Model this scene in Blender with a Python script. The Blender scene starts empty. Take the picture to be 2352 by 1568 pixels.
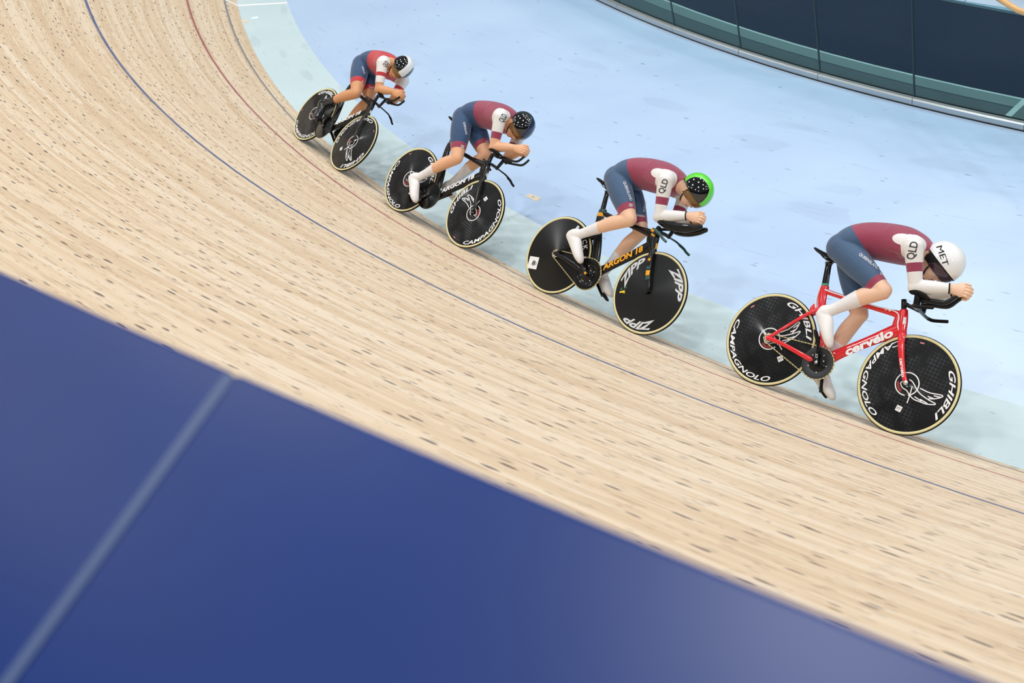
import bpy, bmesh, math, random
import numpy as np
from mathutils import Vector, Matrix
from mathutils.bvhtree import BVHTree

random.seed(7)
SC = bpy.context.scene
COL = SC.collection
PI = math.pi

# ------------------------------------------------------------------ camera
CAM_H = 6.2037
cam = bpy.data.cameras.new('camera')
cam.sensor_fit = 'HORIZONTAL'
cam.sensor_width = 36.0
cam.lens = 2692.594 / 2352 * 36.0
cam.clip_start, cam.clip_end = 0.02, 300
cam.dof.use_dof = True
cam.dof.focus_distance = 8.7
cam.dof.aperture_fstop = 4.2
cam_ob = bpy.data.objects.new('camera', cam)
COL.objects.link(cam_ob)
CR = Vector((0.95544, -0.180825, -0.233318))
CD = Vector((-0.295186, -0.585282, -0.755189))
CF = Vector((0.0, 0.790409, -0.612579))
cam_ob.matrix_world = Matrix(((CR.x, -CD.x, -CF.x, 0), (CR.y, -CD.y, -CF.y, 0), (CR.z, -CD.z, -CF.z, CAM_H), (0, 0, 0, 1)))
SC.camera = cam_ob

# ------------------------------------------------------------------ world, lamps of the hall, exposure
world = bpy.data.worlds.new('hall')
SC.world = world
world.use_nodes = True
bg = world.node_tree.nodes['Background']
bg.inputs[0].default_value = (0.86, 0.92, 1.0, 1)
bg.inputs[1].default_value = 0.14

def lamp(name, loc, size, power, color=(0.99, 0.995, 1.0), target=None, sy=None):
    d = bpy.data.lights.new(name, 'AREA')
    d.shape = 'RECTANGLE'
    d.size, d.size_y = size, (sy or size)
    d.energy, d.color = power, color
    o = bpy.data.objects.new(name, d)
    COL.objects.link(o)
    o.location = loc
    if target is not None:
        o.rotation_euler = (Vector(target) - Vector(loc)).to_track_quat('-Z', 'Y').to_euler()
    return o

# rows of roof luminaires that run along the bend of the hall
for row, (rr, zz, pw) in enumerate(((10.0, 17.0, 285), (17.0, 16.5, 285), (24.0, 15.5, 285), (30.2, 15.0, 300))):
    for k in range(7):
        a = -1.75 + k * 0.31 + (0.0, 0.07, 0.14, -0.04)[row]
        lamp('roof_lamp', (21.8 + rr * math.sin(a), 22.8 - rr * math.cos(a), zz), 0.9, pw,
             target=(21.8 + rr * math.sin(a), 22.8 - rr * math.cos(a), 0), sy=0.6)

for (lx, ly) in ((-3.4, -2.6), (-6.6, 2.6), (-9.3, 8.7), (-13.4, 15.3), (-13.9, 21.5), (-13.9, 27.2)):
    lamp('roof_lamp', (lx, ly, 14.5), 0.42, 75, target=(21.8 + (lx - 21.8) * 0.8, 22.8 + (ly - 22.8) * 0.8, 0))

SC.view_settings.view_transform = 'Standard'
SC.view_settings.look = 'None'
SC.view_settings.exposure = -0.12
SC.view_settings.gamma = 1.0
SC.view_settings.use_curve_mapping = False
SC.cycles.max_bounces = 6
SC.cycles.transparent_max_bounces = 12
SC.cycles.sample_clamp_indirect = 6.0

# ------------------------------------------------------------------ helpers
def lin(r, g, b):
    def f(c):
        c /= 255.0
        return c / 12.92 if c <= 0.04045 else ((c + 0.055) / 1.055) ** 2.4
    return (f(r), f(g), f(b), 1.0)

def node(nt, kind, **kw):
    n = nt.nodes.new(kind)
    for k, v in kw.items():
        if k in ('x', 'y'):
            continue
        setattr(n, k, v)
    return n

def mat(name, rgb, rough=0.5, metal=0.0, coat=0.0, coat_rough=0.05, spec=0.5, sheen=0.0, sss=0.0, var=0.0, var_scale=8.0):
    m = bpy.data.materials.new(name)
    m.use_nodes = True
    nt = m.node_tree
    b = nt.nodes['Principled BSDF']
    col = lin(*rgb)
    b.inputs['Base Color'].default_value = col
    b.inputs['Roughness'].default_value = rough
    b.inputs['Metallic'].default_value = metal
    b.inputs['Coat Weight'].default_value = coat
    b.inputs['Coat Roughness'].default_value = coat_rough
    b.inputs['Specular IOR Level'].default_value = spec
    b.inputs['Sheen Weight'].default_value = sheen
    if sss:
        b.inputs['Subsurface Weight'].default_value = sss
        b.inputs['Subsurface Radius'].default_value = (0.012, 0.005, 0.003)
        b.inputs['Subsurface Scale'].default_value = 1.0
    tc = node(nt, 'ShaderNodeTexCoord')
    nz = node(nt, 'ShaderNodeTexNoise')
    nz.inputs['Scale'].default_value = var_scale
    nz.inputs['Detail'].default_value = 4
    nt.links.new(tc.outputs['Object'], nz.inputs['Vector'])
    mr = node(nt, 'ShaderNodeMapRange')
    mr.inputs['To Min'].default_value = 1.0 - max(var, 0.02)
    mr.inputs['To Max'].default_value = 1.0 + max(var, 0.02)
    nt.links.new(nz.outputs['Fac'], mr.inputs['Value'])
    mx = node(nt, 'ShaderNodeVectorMath', operation='SCALE')
    mx.inputs[0].default_value = col[:3]
    nt.links.new(mr.outputs['Result'], mx.inputs['Scale'])
    nt.links.new(mx.outputs['Vector'], b.inputs['Base Color'])
    return m

def tag(o, label=None, cat=None, group=None, kind=None):
    if label: o['label'] = label
    if cat: o['category'] = cat
    if group: o['group'] = group
    if kind: o['kind'] = kind
    return o

def mesh_ob(name, V, F, m, parent=None, smooth=False, uv=None):
    me = bpy.data.meshes.new(name)
    me.from_pydata([tuple(map(float, v)) for v in V], [], [tuple(int(i) for i in f) for f in F])
    me.validate()
    me.update()
    for x in (m if isinstance(m, (list, tuple)) else [m]):
        me.materials.append(x)
    if smooth:
        me.shade_smooth()
    if uv is not None:
        L = me.uv_layers.new(name='UVMap')
        idx = np.empty(len(me.loops), int)
        me.loops.foreach_get('vertex_index', idx)
        L.data.foreach_set('uv', np.asarray(uv, float)[idx].ravel())
    o = bpy.data.objects.new(name, me)
    COL.objects.link(o)
    if parent is not None:
        o.parent = parent
    return o

def empty(name, parent=None, mw=None):
    o = bpy.data.objects.new(name, None)
    o.empty_display_size = 0.2
    COL.objects.link(o)
    if mw is not None:
        o.matrix_world = mw
    if parent is not None:
        o.parent = parent
    return o

# ------------------------------------------------------------------ the track: cross-sections along the bend
TC = np.array((21.81761, 22.77554))
def bank(th): return 0.74033 + 0.00862 * th + 0.04347 * th * th
def bank_t(th): return 0.3143 + 0.10225 * th
def r_base(th): return 25.80768 - 0.53326 * th ** 2 + 0.2886 * th ** 3
WT = 0.73557
def track_rz(th, u):
    bt, b = bank_t(th), bank(th)
    re, ze = r_base(th) + WT * math.cos(bt), WT * math.sin(bt)
    a = b if u >= 0 else bt
    return re + u * math.cos(a), ze + u * math.sin(a)
def pol(r, th, z, c=TC):
    return (c[0] + r * math.sin(th), c[1] - r * math.cos(th), z)
def track_pt(th, u, lift=0.0):
    r, z = track_rz(th, u)
    b = bank(th) if u >= 0 else bank_t(th)
    return pol(r - lift * math.sin(b), th, z + lift * math.cos(b))

TH0, TH1, NT = -1.62, -0.42, 72
THS = [TH0 + (TH1 - TH0) * i / NT for i in range(NT + 1)]

def strip(us_lifts, ths, arc=28.0):
    """sweep a cross-section [(u, lift), ...] along the bend"""
    V, F, UV = [], [], []
    n = len(us_lifts)
    for i, th in enumerate(ths):
        for (u, h) in us_lifts:
            V.append(track_pt(th, u, h))
            UV.append((th * arc, u))
    for i in range(len(ths) - 1):
        for k in range(n - 1):
            a = i * n + k
            F.append((a, a + n, a + n + 1, a + 1))
    return V, F, UV

# wood ---------------------------------------------------------------
def wood_material():
    m = bpy.data.materials.new('pine_batten')
    m.use_nodes = True
    nt = m.node_tree
    L = nt.links.new
    b = nt.nodes['Principled BSDF']
    uv = node(nt, 'ShaderNodeUVMap')
    oi = node(nt, 'ShaderNodeObjectInfo')
    sep = node(nt, 'ShaderNodeSeparateXYZ')
    L(uv.outputs['UV'], sep.inputs[0])
    def math_(op, a, bb=None, c=None):
        n = node(nt, 'ShaderNodeMath', operation=op)
        for i, v in enumerate((a, bb, c)):
            if v is None: continue
            if isinstance(v, (int, float)): n.inputs[i].default_value = v
            else: L(v, n.inputs[i])
        return n.outputs[0]
    s, u = sep.outputs[0], sep.outputs[1]
    rnd = oi.outputs['Random']
    off = math_('MULTIPLY', rnd, 61.0)
    # board ends along the row
    seg = math_('FLOOR', math_('DIVIDE', math_('ADD', s, off), 3.7))
    wn = node(nt, 'ShaderNodeTexWhiteNoise', noise_dimensions='2D')
    cb = node(nt, 'ShaderNodeCombineXYZ')
    L(seg, cb.inputs[0]); L(off, cb.inputs[1]); L(cb.outputs[0], wn.inputs['Vector'])
    board = wn.outputs['Value']
    # grain
    g = node(nt, 'ShaderNodeCombineXYZ')
    L(math_('ADD', math_('MULTIPLY', s, 0.42), off), g.inputs[0])
    L(math_('MULTIPLY', u, 130.0), g.inputs[1])
    n1 = node(nt, 'ShaderNodeTexNoise'); n1.inputs['Scale'].default_value = 1.0; n1.inputs['Detail'].default_value = 5
    L(g.outputs[0], n1.inputs['Vector'])
    g3 = node(nt, 'ShaderNodeCombineXYZ')
    L(math_('MULTIPLY', s, 0.35), g3.inputs[0]); L(math_('MULTIPLY', u, 0.9), g3.inputs[1])
    n3 = node(nt, 'ShaderNodeTexNoise'); n3.inputs['Scale'].default_value = 1.0; n3.inputs['Detail'].default_value = 3
    L(g3.outputs[0], n3.inputs['Vector'])
    tone = math_('ADD', math_('ADD', math_('MULTIPLY', board, 0.26), math_('MULTIPLY', n1.outputs['Fac'], 0.74)), math_('MULTIPLY', n3.outputs['Fac'], 0.14))
    cr = node(nt, 'ShaderNodeValToRGB')
    e = cr.color_ramp.elements
    e[0].position, e[0].color = 0.20, lin(178, 145, 112)
    e[1].position, e[1].color = 0.88, lin(244, 229, 208)
    x = e.new(0.40); x.color = lin(215, 187, 153)
    x = e.new(0.56); x.color = lin(227, 203, 171)
    x = e.new(0.70); x.color = lin(235, 215, 187)
    L(tone, cr.inputs[0])
    # knots and filled nail marks
    col = cr.outputs[0]
    for (ks, ku, lim, col_d, strength) in ((5.0, 18.0, 0.135, (84, 70, 68), 0.92), (7.5, 46.0, 0.12, (112, 96, 88), 0.65), (3.0, 60.0, 0.16, (150, 118, 92), 0.6), (1.1, 55.0, 0.12, (250, 240, 222), 0.8)):
        kv = node(nt, 'ShaderNodeCombineXYZ')
        L(math_('MULTIPLY', s, ks), kv.inputs[0]); L(math_('MULTIPLY', u, ku), kv.inputs[1])
        wob = node(nt, 'ShaderNodeTexNoise'); wob.inputs['Scale'].default_value = 3.0
        L(kv.outputs[0], wob.inputs['Vector'])
        add = node(nt, 'ShaderNodeVectorMath', operation='MULTIPLY_ADD')
        L(wob.outputs['Color'], add.inputs[0]); add.inputs[1].default_value = (0.12, 0.25, 0); L(kv.outputs[0], add.inputs[2])
        vo = node(nt, 'ShaderNodeTexVoronoi', voronoi_dimensions='2D')
        vo.inputs['Scale'].default_value = 1.0
        L(add.outputs[0], vo.inputs['Vector'])
        sc = node(nt, 'ShaderNodeSeparateColor')
        L(vo.outputs['Color'], sc.inputs[0])
        thr = math_('MULTIPLY', math_('MAXIMUM', math_('SUBTRACT', sc.outputs[0], 0.25), 0.0), lim * 1.9)
        msk = node(nt, 'ShaderNodeMapRange')
        L(math_('SUBTRACT', thr, vo.outputs['Distance']), msk.inputs['Value'])
        msk.inputs['From Min'].default_value = -0.01; msk.inputs['From Max'].default_value = 0.05
        mx = node(nt, 'ShaderNodeMix', data_type='RGBA')
        L(math_('MULTIPLY', msk.outputs['Result'], strength), mx.inputs['Factor'])
        L(col, mx.inputs['A']); mx.inputs['B'].default_value = lin(*col_d)
        col = mx.outputs['Result']
    L(col, b.inputs['Base Color'])
    b.inputs['Roughness'].default_value = 0.55
    b.inputs['Specular IOR Level'].default_value = 0.35
    bmp = node(nt, 'ShaderNodeBump'); bmp.inputs['Strength'].default_value = 0.15; bmp.inputs['Distance'].default_value = 0.002
    L(n1.outputs['Fac'], bmp.inputs['Height']); L(bmp.outputs[0], b.inputs['Normal'])
    return m

WOOD = wood_material()
JOINT = mat('brown_joint_gap', (120, 92, 66), 0.8)  # brown of the subdeck in the joints between planks
track = empty('track_deck')
tag(track, 'steeply banked pale pine deck of the cycling track bend', 'track', kind='structure')
V, F, UV = strip([(0.004, -0.02)] + [(0.5 * k, -0.02) for k in range(1, 15)] + [(7.1, -0.02)], THS)
o = mesh_ob('subdeck', V, F, JOINT, track)
PITCH = 0.04

for k in range(175):
    u0, u1 = k * PITCH + 0.0006, (k + 1) * PITCH - 0.0006
    dz = random.uniform(-0.0004, 0.0004)
    V, F, UV = strip([(u0, -0.010), (u0, dz - 0.0006), (u0 + 0.0012, dz), (u1 - 0.0012, dz), (u1, dz - 0.0006), (u1, -0.010)], THS)
    mesh_ob('plank', V, F, WOOD, track, uv=UV)

def paint_material(name, rgb, wear_rgb, wear=0.45):
    m = bpy.data.materials.new(name)
    m.use_nodes = True
    nt = m.node_tree
    b = nt.nodes['Principled BSDF']
    uv = node(nt, 'ShaderNodeUVMap')
    mp = node(nt, 'ShaderNodeMapping'); mp.inputs['Scale'].default_value = (2.0, 60, 1)
    nz = node(nt, 'ShaderNodeTexNoise'); nz.inputs['Scale'].default_value = 1.0; nz.inputs['Detail'].default_value = 5
    nt.links.new(uv.outputs[0], mp.inputs[0]); nt.links.new(mp.outputs[0], nz.inputs['Vector'])
    mr = node(nt, 'ShaderNodeMapRange'); mr.inputs['From Min'].default_value = 0.45; mr.inputs['From Max'].default_value = 0.8
    mr.inputs['To Max'].default_value = wear
    nt.links.new(nz.outputs['Fac'], mr.inputs[0])
    mx = node(nt, 'ShaderNodeMix', data_type='RGBA')
    mx.inputs['A'].default_value = lin(*rgb); mx.inputs['B'].default_value = lin(*wear_rgb)
    nt.links.new(mr.outputs[0], mx.inputs['Factor']); nt.links.new(mx.outputs['Result'], b.inputs['Base Color'])
    b.inputs['Roughness'].default_value = 0.5
    return m

for nm, uc, w, rgb in (('measurement_line', 0.222, 0.036, (138, 138, 142)), ('sprinters_line', 0.875, 0.036, (166, 96, 102)), ('stayers_line', 2.4434, 0.040, (92, 106, 142))):
    V, F, UV = strip([(uc - w / 2, 0.0002), (uc - w / 2, 0.0014), (uc + w / 2, 0.0014), (uc + w / 2, 0.0002)], THS)
    o = mesh_ob(nm, V, F, paint_material('line_paint_' + nm, rgb, (205, 180, 150)), track, uv=UV)

# white line painted across the track and the inner band
WHITE_PAINT = mat('white_line_paint', (246, 247, 248), 0.5)
V, F, UV = [], [], []
us = [-WT + 0.002, -0.5, -0.25, -0.004, 0.004, 0.3, 0.8, 1.6, 3.0, 5.0, 7.0]
for u in us:
    tc_ = -1.3555 - 0.0125 * min(1.0, (u + WT) / WT)
    for d in (-0.0013, 0.0013):
        V.append(track_pt(tc_ + d, u, 0.0022)); UV.append((0, 0))
F = [(2 * i, 2 * i + 1, 2 * i + 3, 2 * i + 2) for i in range(len(us) - 1)]
mesh_ob('cross_line', V, F, WHITE_PAINT, track)

# painted floors --------------------------------------------------------
def floor_paint(name, rgb, rgb2, dark, rough, fs=1.6, fr=7.0, amount=1.0):
    m = bpy.data.materials.new(name)
    m.use_nodes = True
    nt = m.node_tree
    L = nt.links.new
    b = nt.nodes['Principled BSDF']
    uv = node(nt, 'ShaderNodeUVMap')
    nz = node(nt, 'ShaderNodeTexNoise'); nz.inputs['Scale'].default_value = 0.9; nz.inputs['Detail'].default_value = 3
    L(uv.outputs[0], nz.inputs['Vector'])
    mr0 = node(nt, 'ShaderNodeMapRange'); mr0.inputs['From Min'].default_value = 0.35; mr0.inputs['From Max'].default_value = 0.65
    L(nz.outputs['Fac'], mr0.inputs[0])
    mx = node(nt, 'ShaderNodeMix', data_type='RGBA')
    mx.inputs['A'].default_value = lin(*rgb); mx.inputs['B'].default_value = lin(*rgb2)
    L(mr0.outputs[0], mx.inputs['Factor'])
    col = mx.outputs['Result']
    for (sx, sy, lim, stg, keep) in ((fs * 2.2, fr * 2.2, 0.15, 0.65 * amount, 0.68), (fs * 0.5, fr * 6.5, 0.16, 0.30 * amount, 0.62), (fs * 5.0, fr * 4.0, 0.14, 0.6 * amount, 0.72), (fs * 0.6, fr * 0.5, 0.3, 0.10 * amount, 0.5)):
        mp = node(nt, 'ShaderNodeMapping'); mp.inputs['Scale'].default_value = (sx, sy, 1)
        mp.inputs['Rotation'].default_value = (0, 0, 0.05)
        L(uv.outputs[0], mp.inputs[0])
        wob = node(nt, 'ShaderNodeTexNoise'); wob.inputs['Scale'].default_value = 2.2
        L(mp.outputs[0], wob.inputs['Vector'])
        add = node(nt, 'ShaderNodeVectorMath', operation='MULTIPLY_ADD')
        L(wob.outputs['Color'], add.inputs[0]); add.inputs[1].default_value = (0.3, 0.5, 0); L(mp.outputs[0], add.inputs[2])
        vo = node(nt, 'ShaderNodeTexVoronoi', voronoi_dimensions='2D'); vo.inputs['Scale'].default_value = 1.0
        L(add.outputs[0], vo.inputs['Vector'])
        sc = node(nt, 'ShaderNodeSeparateColor'); L(vo.outputs['Color'], sc.inputs[0])
        a = node(nt, 'ShaderNodeMath', operation='SUBTRACT'); L(sc.outputs[0], a.inputs[0]); a.inputs[1].default_value = keep
        a2 = node(nt, 'ShaderNodeMath', operation='MULTIPLY'); L(a.outputs[0], a2.inputs[0]); a2.inputs[1].default_value = lim * 2
        a3 = node(nt, 'ShaderNodeMath', operation='SUBTRACT'); L(a2.outputs[0], a3.inputs[0]); L(vo.outputs['Distance'], a3.inputs[1])
        mr = node(nt, 'ShaderNodeMapRange'); L(a3.outputs[0], mr.inputs[0])
        mr.inputs['From Min'].default_value = -0.015; mr.inputs['From Max'].default_value = 0.06; mr.inputs['To Max'].default_value = stg
        mm = node(nt, 'ShaderNodeMix', data_type='RGBA'); L(mr.outputs[0], mm.inputs['Factor'])
        L(col, mm.inputs['A']); mm.inputs['B'].default_value = lin(*dark)
        col = mm.outputs['Result']
    L(col, b.inputs['Base Color'])
    b.inputs['Roughness'].default_value = rough
    b.inputs['Specular IOR Level'].default_value = 0.5
    return m

V, F, UV = strip([(-WT, 0.0), (-WT * 0.66, 0.0), (-WT * 0.33, 0.0), (0.0, 0.0)], THS)
band = mesh_ob('inner_band', V, F, floor_paint('teal_band_paint', (198, 219, 222), (205, 223, 226), (104, 120, 122), 0.4, 1.7, 8.0, 1.15), uv=UV)
tag(band, 'pale grey-green sloping band along the foot of the wooden banking', 'track', kind='structure')

GC = np.array((23.55362, 21.06979))
RG = 22.25
V, F, UV = [], [], []
NR = 8
for th in THS:
    o0 = np.array(pol(r_base(th), th, 0.0))
    i0 = np.array(pol(RG - 0.02, th, 0.0, GC))
    for k in range(NR + 1):
        q = o0 + (i0 - o0) * k / NR
        V.append(q)
        UV.append((th * 24.0, np.hypot(*(q[:2] - TC))))
n = NR + 1
for i in range(len(THS) - 1):
    for k in range(NR):
        a = i * n + k
        F.append((a, a + 1, a + n + 1, a + n))
fl = mesh_ob('floor', V, F, floor_paint('pale_blue_floor_paint', (180, 204, 233), (187, 211, 238), (120, 134, 158), 0.26, 1.1, 5.0, 1.0), uv=UV)
tag(fl, 'pale blue painted safety floor inside the bend', 'floor', kind='structure')

# things stuck on the floor
TAPE = mat('beige_tape', (214, 203, 182), 0.7)
pq = [(0.562, 10.242), (0.613, 10.266), (0.710, 10.108), (0.644, 10.076)]
V = [(x, y, 0.0005) for x, y in pq] + [(x, y, 0.0022) for x, y in pq]
F = [(4, 5, 6, 7), (0, 4, 7, 3), (0, 1, 5, 4), (1, 2, 6, 5), (2, 3, 7, 6)]
o = mesh_ob('tape_patch', V, F, TAPE)
tag(o, 'small beige patch of tape stuck on the pale blue floor', 'tape')
c0 = np.mean(np.array(pq), 0)
mk = mesh_ob('ink_mark', [(c0[0] - .012, c0[1] + .012, .0028), (c0[0] + .004, c0[1] + .016, .0028), (c0[0] + .016, c0[1] - .006, .0028), (c0[0] + .0, c0[1] - .01, .0028)], [(0, 1, 2, 3)], mat('grey_ink', (160, 148, 132), 0.7), o)
V = [track_pt(-1.3405, -0.02, 0.002), track_pt(-1.3405, -0.09, 0.002), track_pt(-1.3365, -0.09, 0.002), track_pt(-1.3365, -0.02, 0.002)]
o = mesh_ob('tape_patch', V, [(0, 1, 2, 3)], mat('orange_tape', (232, 206, 176), 0.7))
tag(o, 'tiny orange strip of tape on the pale band near the white line', 'tape')
V = [track_pt(-1.3425, -0.14, 0.002), track_pt(-1.3435, -0.24, 0.002), track_pt(-1.3385, -0.25, 0.002), track_pt(-1.3395, -0.15, 0.002)]
o = mesh_ob('tape_patch', V, [(0, 1, 2, 3)], mat('white_tape', (224, 240, 244), 0.6))
tag(o, 'small white smear of tape on the pale band near the white line', 'tape')

# ------------------------------------------------------------------ glass fence of the infield
ALU = mat('brushed_aluminium', (196, 202, 204), 0.30, metal=0.8)
GASKET = mat('black_gasket', (22, 26, 28), 0.6)
GEDGE = mat('dark_green_glass_edge', (30, 58, 62), 0.2)
def glass_material():
    m = bpy.data.materials.new('green_tinted_glass')
    m.use_nodes = True
    nt = m.node_tree
    nt.nodes.remove(nt.nodes['Principled BSDF'])
    out = nt.nodes['Material Output']
    tr = node(nt, 'ShaderNodeBsdfTransparent'); tr.inputs[0].default_value = (0.62, 0.78, 0.80, 1)
    gl = node(nt, 'ShaderNodeBsdfGlossy'); gl.inputs['Roughness'].default_value = 0.02; gl.inputs['Color'].default_value = (0.9, 0.97, 1, 1)
    lw = node(nt, 'ShaderNodeLayerWeight'); lw.inputs['Blend'].default_value = 0.5
    pw = node(nt, 'ShaderNodeMath', operation='POWER'); pw.inputs[1].default_value = 5.0
    nt.links.new(lw.outputs['Facing'], pw.inputs[0])
    fr = node(nt, 'ShaderNodeMath', operation='MULTIPLY_ADD'); fr.inputs[1].default_value = 0.6; fr.inputs[2].default_value = 0.03
    nt.links.new(pw.outputs[0], fr.inputs[0])
    mx = node(nt, 'ShaderNodeMixShader')
    nt.links.new(fr.outputs[0], mx.inputs[0]); nt.links.new(tr.outputs[0], mx.inputs[1]); nt.links.new(gl.outputs[0], mx.inputs[2])
    nt.links.new(mx.outputs[0], out.inputs[0])
    return m
GLASS = glass_material()

def ring_box(name, r0, r1, z0, z1, t0, t1, m, parent, n=4, c=GC, edge_mat=None, bevel=0.0):
    V, F = [], []
    for i in range(n + 1):
        th = t0 + (t1 - t0) * i / n
        for (r, z) in ((r0, z0), (r1, z0), (r1, z1 - bevel), (r1 - bevel, z1), (r0, z1)) if bevel else ((r0, z0), (r1, z0), (r1, z1), (r0, z1)):
            V.append(pol(r, th, z, c))
    k = 5 if bevel else 4
    for i in range(n):
        for j in range(k):
            a, b2 = i * k + j, i * k + (j + 1) % k
            F.append((a, b2, b2 + k, a + k))
    F.append(tuple(range(k))[::-1]); F.append(tuple(n * k + j for j in range(k)))
    o = mesh_ob(name, V, F, m, parent)
    if edge_mat is not None:
        o.data.materials.append(edge_mat)
        o.data.polygons[len(F) - 1].material_index = 1
        o.data.polygons[len(F) - 2].material_index = 1
    return o

fence = empty('glass_fence')
tag(fence, 'curved frameless glass fence in a metal base channel around the infield', 'fence', kind='structure')
PT0, PSTEP = -1.138, 0.0515
for k in range(-9, 9):
    a, b2 = PT0 + k * PSTEP, PT0 + (k + 1) * PSTEP
    ring_box('base_channel', RG - 0.075, RG, 0.012, 0.078, a + 0.00012, b2 - 0.00012, ALU, fence, 3, bevel=0.012)
    ring_box('gasket', RG - 0.078, RG + 0.004, 0.0, 0.012, a, b2, GASKET, fence, 3)
    ring_box('glass_panel', RG - 0.049, RG - 0.037, 0.04, 1.16, a + 0.00035, b2 - 0.00035, GLASS, fence, 1, edge_mat=GEDGE)
    ring_box('glazing_bead', RG - 0.060, RG - 0.050, 0.076, 0.088, a, b2, GASKET, fence, 3)
    ring_box('glazing_bead', RG - 0.036, RG - 0.026, 0.076, 0.086, a, b2, ALU, fence, 3)
    ring_box('joint_seal', RG - 0.050, RG - 0.036, 0.05, 1.16, a - 0.0003, a + 0.0003, GEDGE, fence, 1)

# ledge behind the glass, sunken ramp and its navy wall
LEDGE = mat('grey_ledge_concrete', (70, 78, 78), 0.75, var=0.12, var_scale=6)
TRIM = mat('pale_edge_trim', (196, 206, 200), 0.5)
NAVY = mat('navy_wall_board', (18, 44, 92), 0.55, var=0.06)
NAVYGAP = mat('navy_board_gap', (64, 84, 118), 0.6)
LT0, LT1, LTE = -1.6, -0.62, -0.9945
o = ring_box('ledge', 21.775, RG - 0.078, -0.16, -0.004, LT0, LTE - 0.0016, LEDGE, None, 24)
tag(o, 'narrow grey ledge behind the curved glass fence', 'ledge', kind='structure')
ring_box('edge_trim', 21.735, 21.760, -0.18, 0.006, LT0, LTE - 0.0016, TRIM, o, 24)
ring_box('kerb_strip', 21.760, 21.90, -0.1, 0.003, LT0, LTE - 0.0016, mat('grey_green_kerb', (112, 126, 122), 0.7), o, 24)
ring_box('edge_trim', 21.735, RG - 0.078, -0.18, 0.006, LTE - 0.0016, LTE + 0.0012, TRIM, o, 1)
o = ring_box('ramp_floor', 20.15, RG - 0.078, -3.1, -3.0, LT0, LT1, mat('dark_ramp_floor', (40, 52, 70), 0.8), None, 20)
tag(o, 'dark floor of the sunken ramp behind the glass fence', 'floor', kind='structure')
o = ring_box('ramp_wall', 21.76, 21.77, -3.0, -0.18, LT0, LT1, NAVY, None, 20)
tag(o, 'navy side of the sunken ramp below the grey ledge', 'wall', kind='structure')
wn_ = ring_box('wall_infield', 20.15, 20.175, -3.0, -0.02, LT0, LT1, NAVYGAP, None, 24)
tag(wn_, 'navy boarded wall on the far side of the sunken ramp', 'wall', kind='structure')
for i in range(10):
    ring_box('board', 20.175, 20.19, -0.02 - 0.3 * (i + 1) + 0.0015, -0.02 - 0.3 * i, LT0, LT1, NAVY, wn_, 24)
inf = empty('floor_infield')
tag(inf, 'light grey-blue tiled infield floor beyond the sunken ramp', 'floor', kind='structure')
ring_box('slab', 6.0, 20.15, -0.08, -0.035, -1.6, -0.62, mat('grey_slab', (120, 132, 144), 0.7), inf, 24)
TILE = mat('light_grey_floor_tile', (168, 188, 206), 0.45, var=0.05, var_scale=3)
for i in range(13):
    for j in range(6):
        t0 = -1.26 + 0.047 * i
        ring_box('tile', 20.2 - 0.9 * (j + 1) + 0.006, 20.2 - 0.9 * j, -0.03, 0.0, t0, t0 + 0.047 - 0.0005, TILE, inf, 2)

RAILWOOD = mat('honey_timber_rail', (222, 178, 118), 0.4, coat=0.3, var=0.1, var_scale=20)
STEEL = mat('stainless_steel', (170, 175, 182), 0.3, metal=0.9)
def tube(pts, rad, n=12, caps=True):
    """round tube through points; rad may be a list"""
    P = [Vector(p) for p in pts]
    R = rad if isinstance(rad, (list, tuple)) else [rad] * len(P)
    V, F = [], []
    prev = None
    for i, p in enumerate(P):
        t = (P[min(i + 1, len(P) - 1)] - P[max(i - 1, 0)]).normalized()
        h = prev if prev is not None else (Vector((0, 0, 1)) if abs(t.z) < 0.9 else Vector((1, 0, 0)))
        a = (h - t * h.dot(t)).normalized(); b2 = t.cross(a); prev = a
        for k in range(n):
            w = 2 * PI * k / n
            V.append(p + (a * math.cos(w) + b2 * math.sin(w)) * R[i])
    for i in range(len(P) - 1):
        for k in range(n):
            F.append((i * n + k, i * n + (k + 1) % n, (i + 1) * n + (k + 1) % n, (i + 1) * n + k))
    if caps:
        F.append(tuple(range(n))[::-1]); F.append(tuple((len(P) - 1) * n + k for k in range(n)))
    return V, F
rail = empty('handrail')
tag(rail, 'honey-coloured round timber handrail with a bend at the end of the ledge', 'handrail')
V, F = tube([(4.86, 11.2, 1.2), (4.945, 9.2, 1.2), (4.955, 8.9, 1.2), (4.962, 8.78, 1.2), (4.99, 8.69, 1.2), (5.07, 8.61, 1.2), (5.5, 8.2, 1.2), (6.2, 7.6, 1.2)], 0.026, 16)
mesh_ob('timber_rail', V, F, RAILWOOD, rail, smooth=True)
for q in ((6.1, 7.69),):
    V, F = tube([(q[0], q[1], 0.0), (q[0], q[1], 1.18)], 0.012, 12)
    mesh_ob('post', V, F, STEEL, rail, smooth=True)
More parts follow.
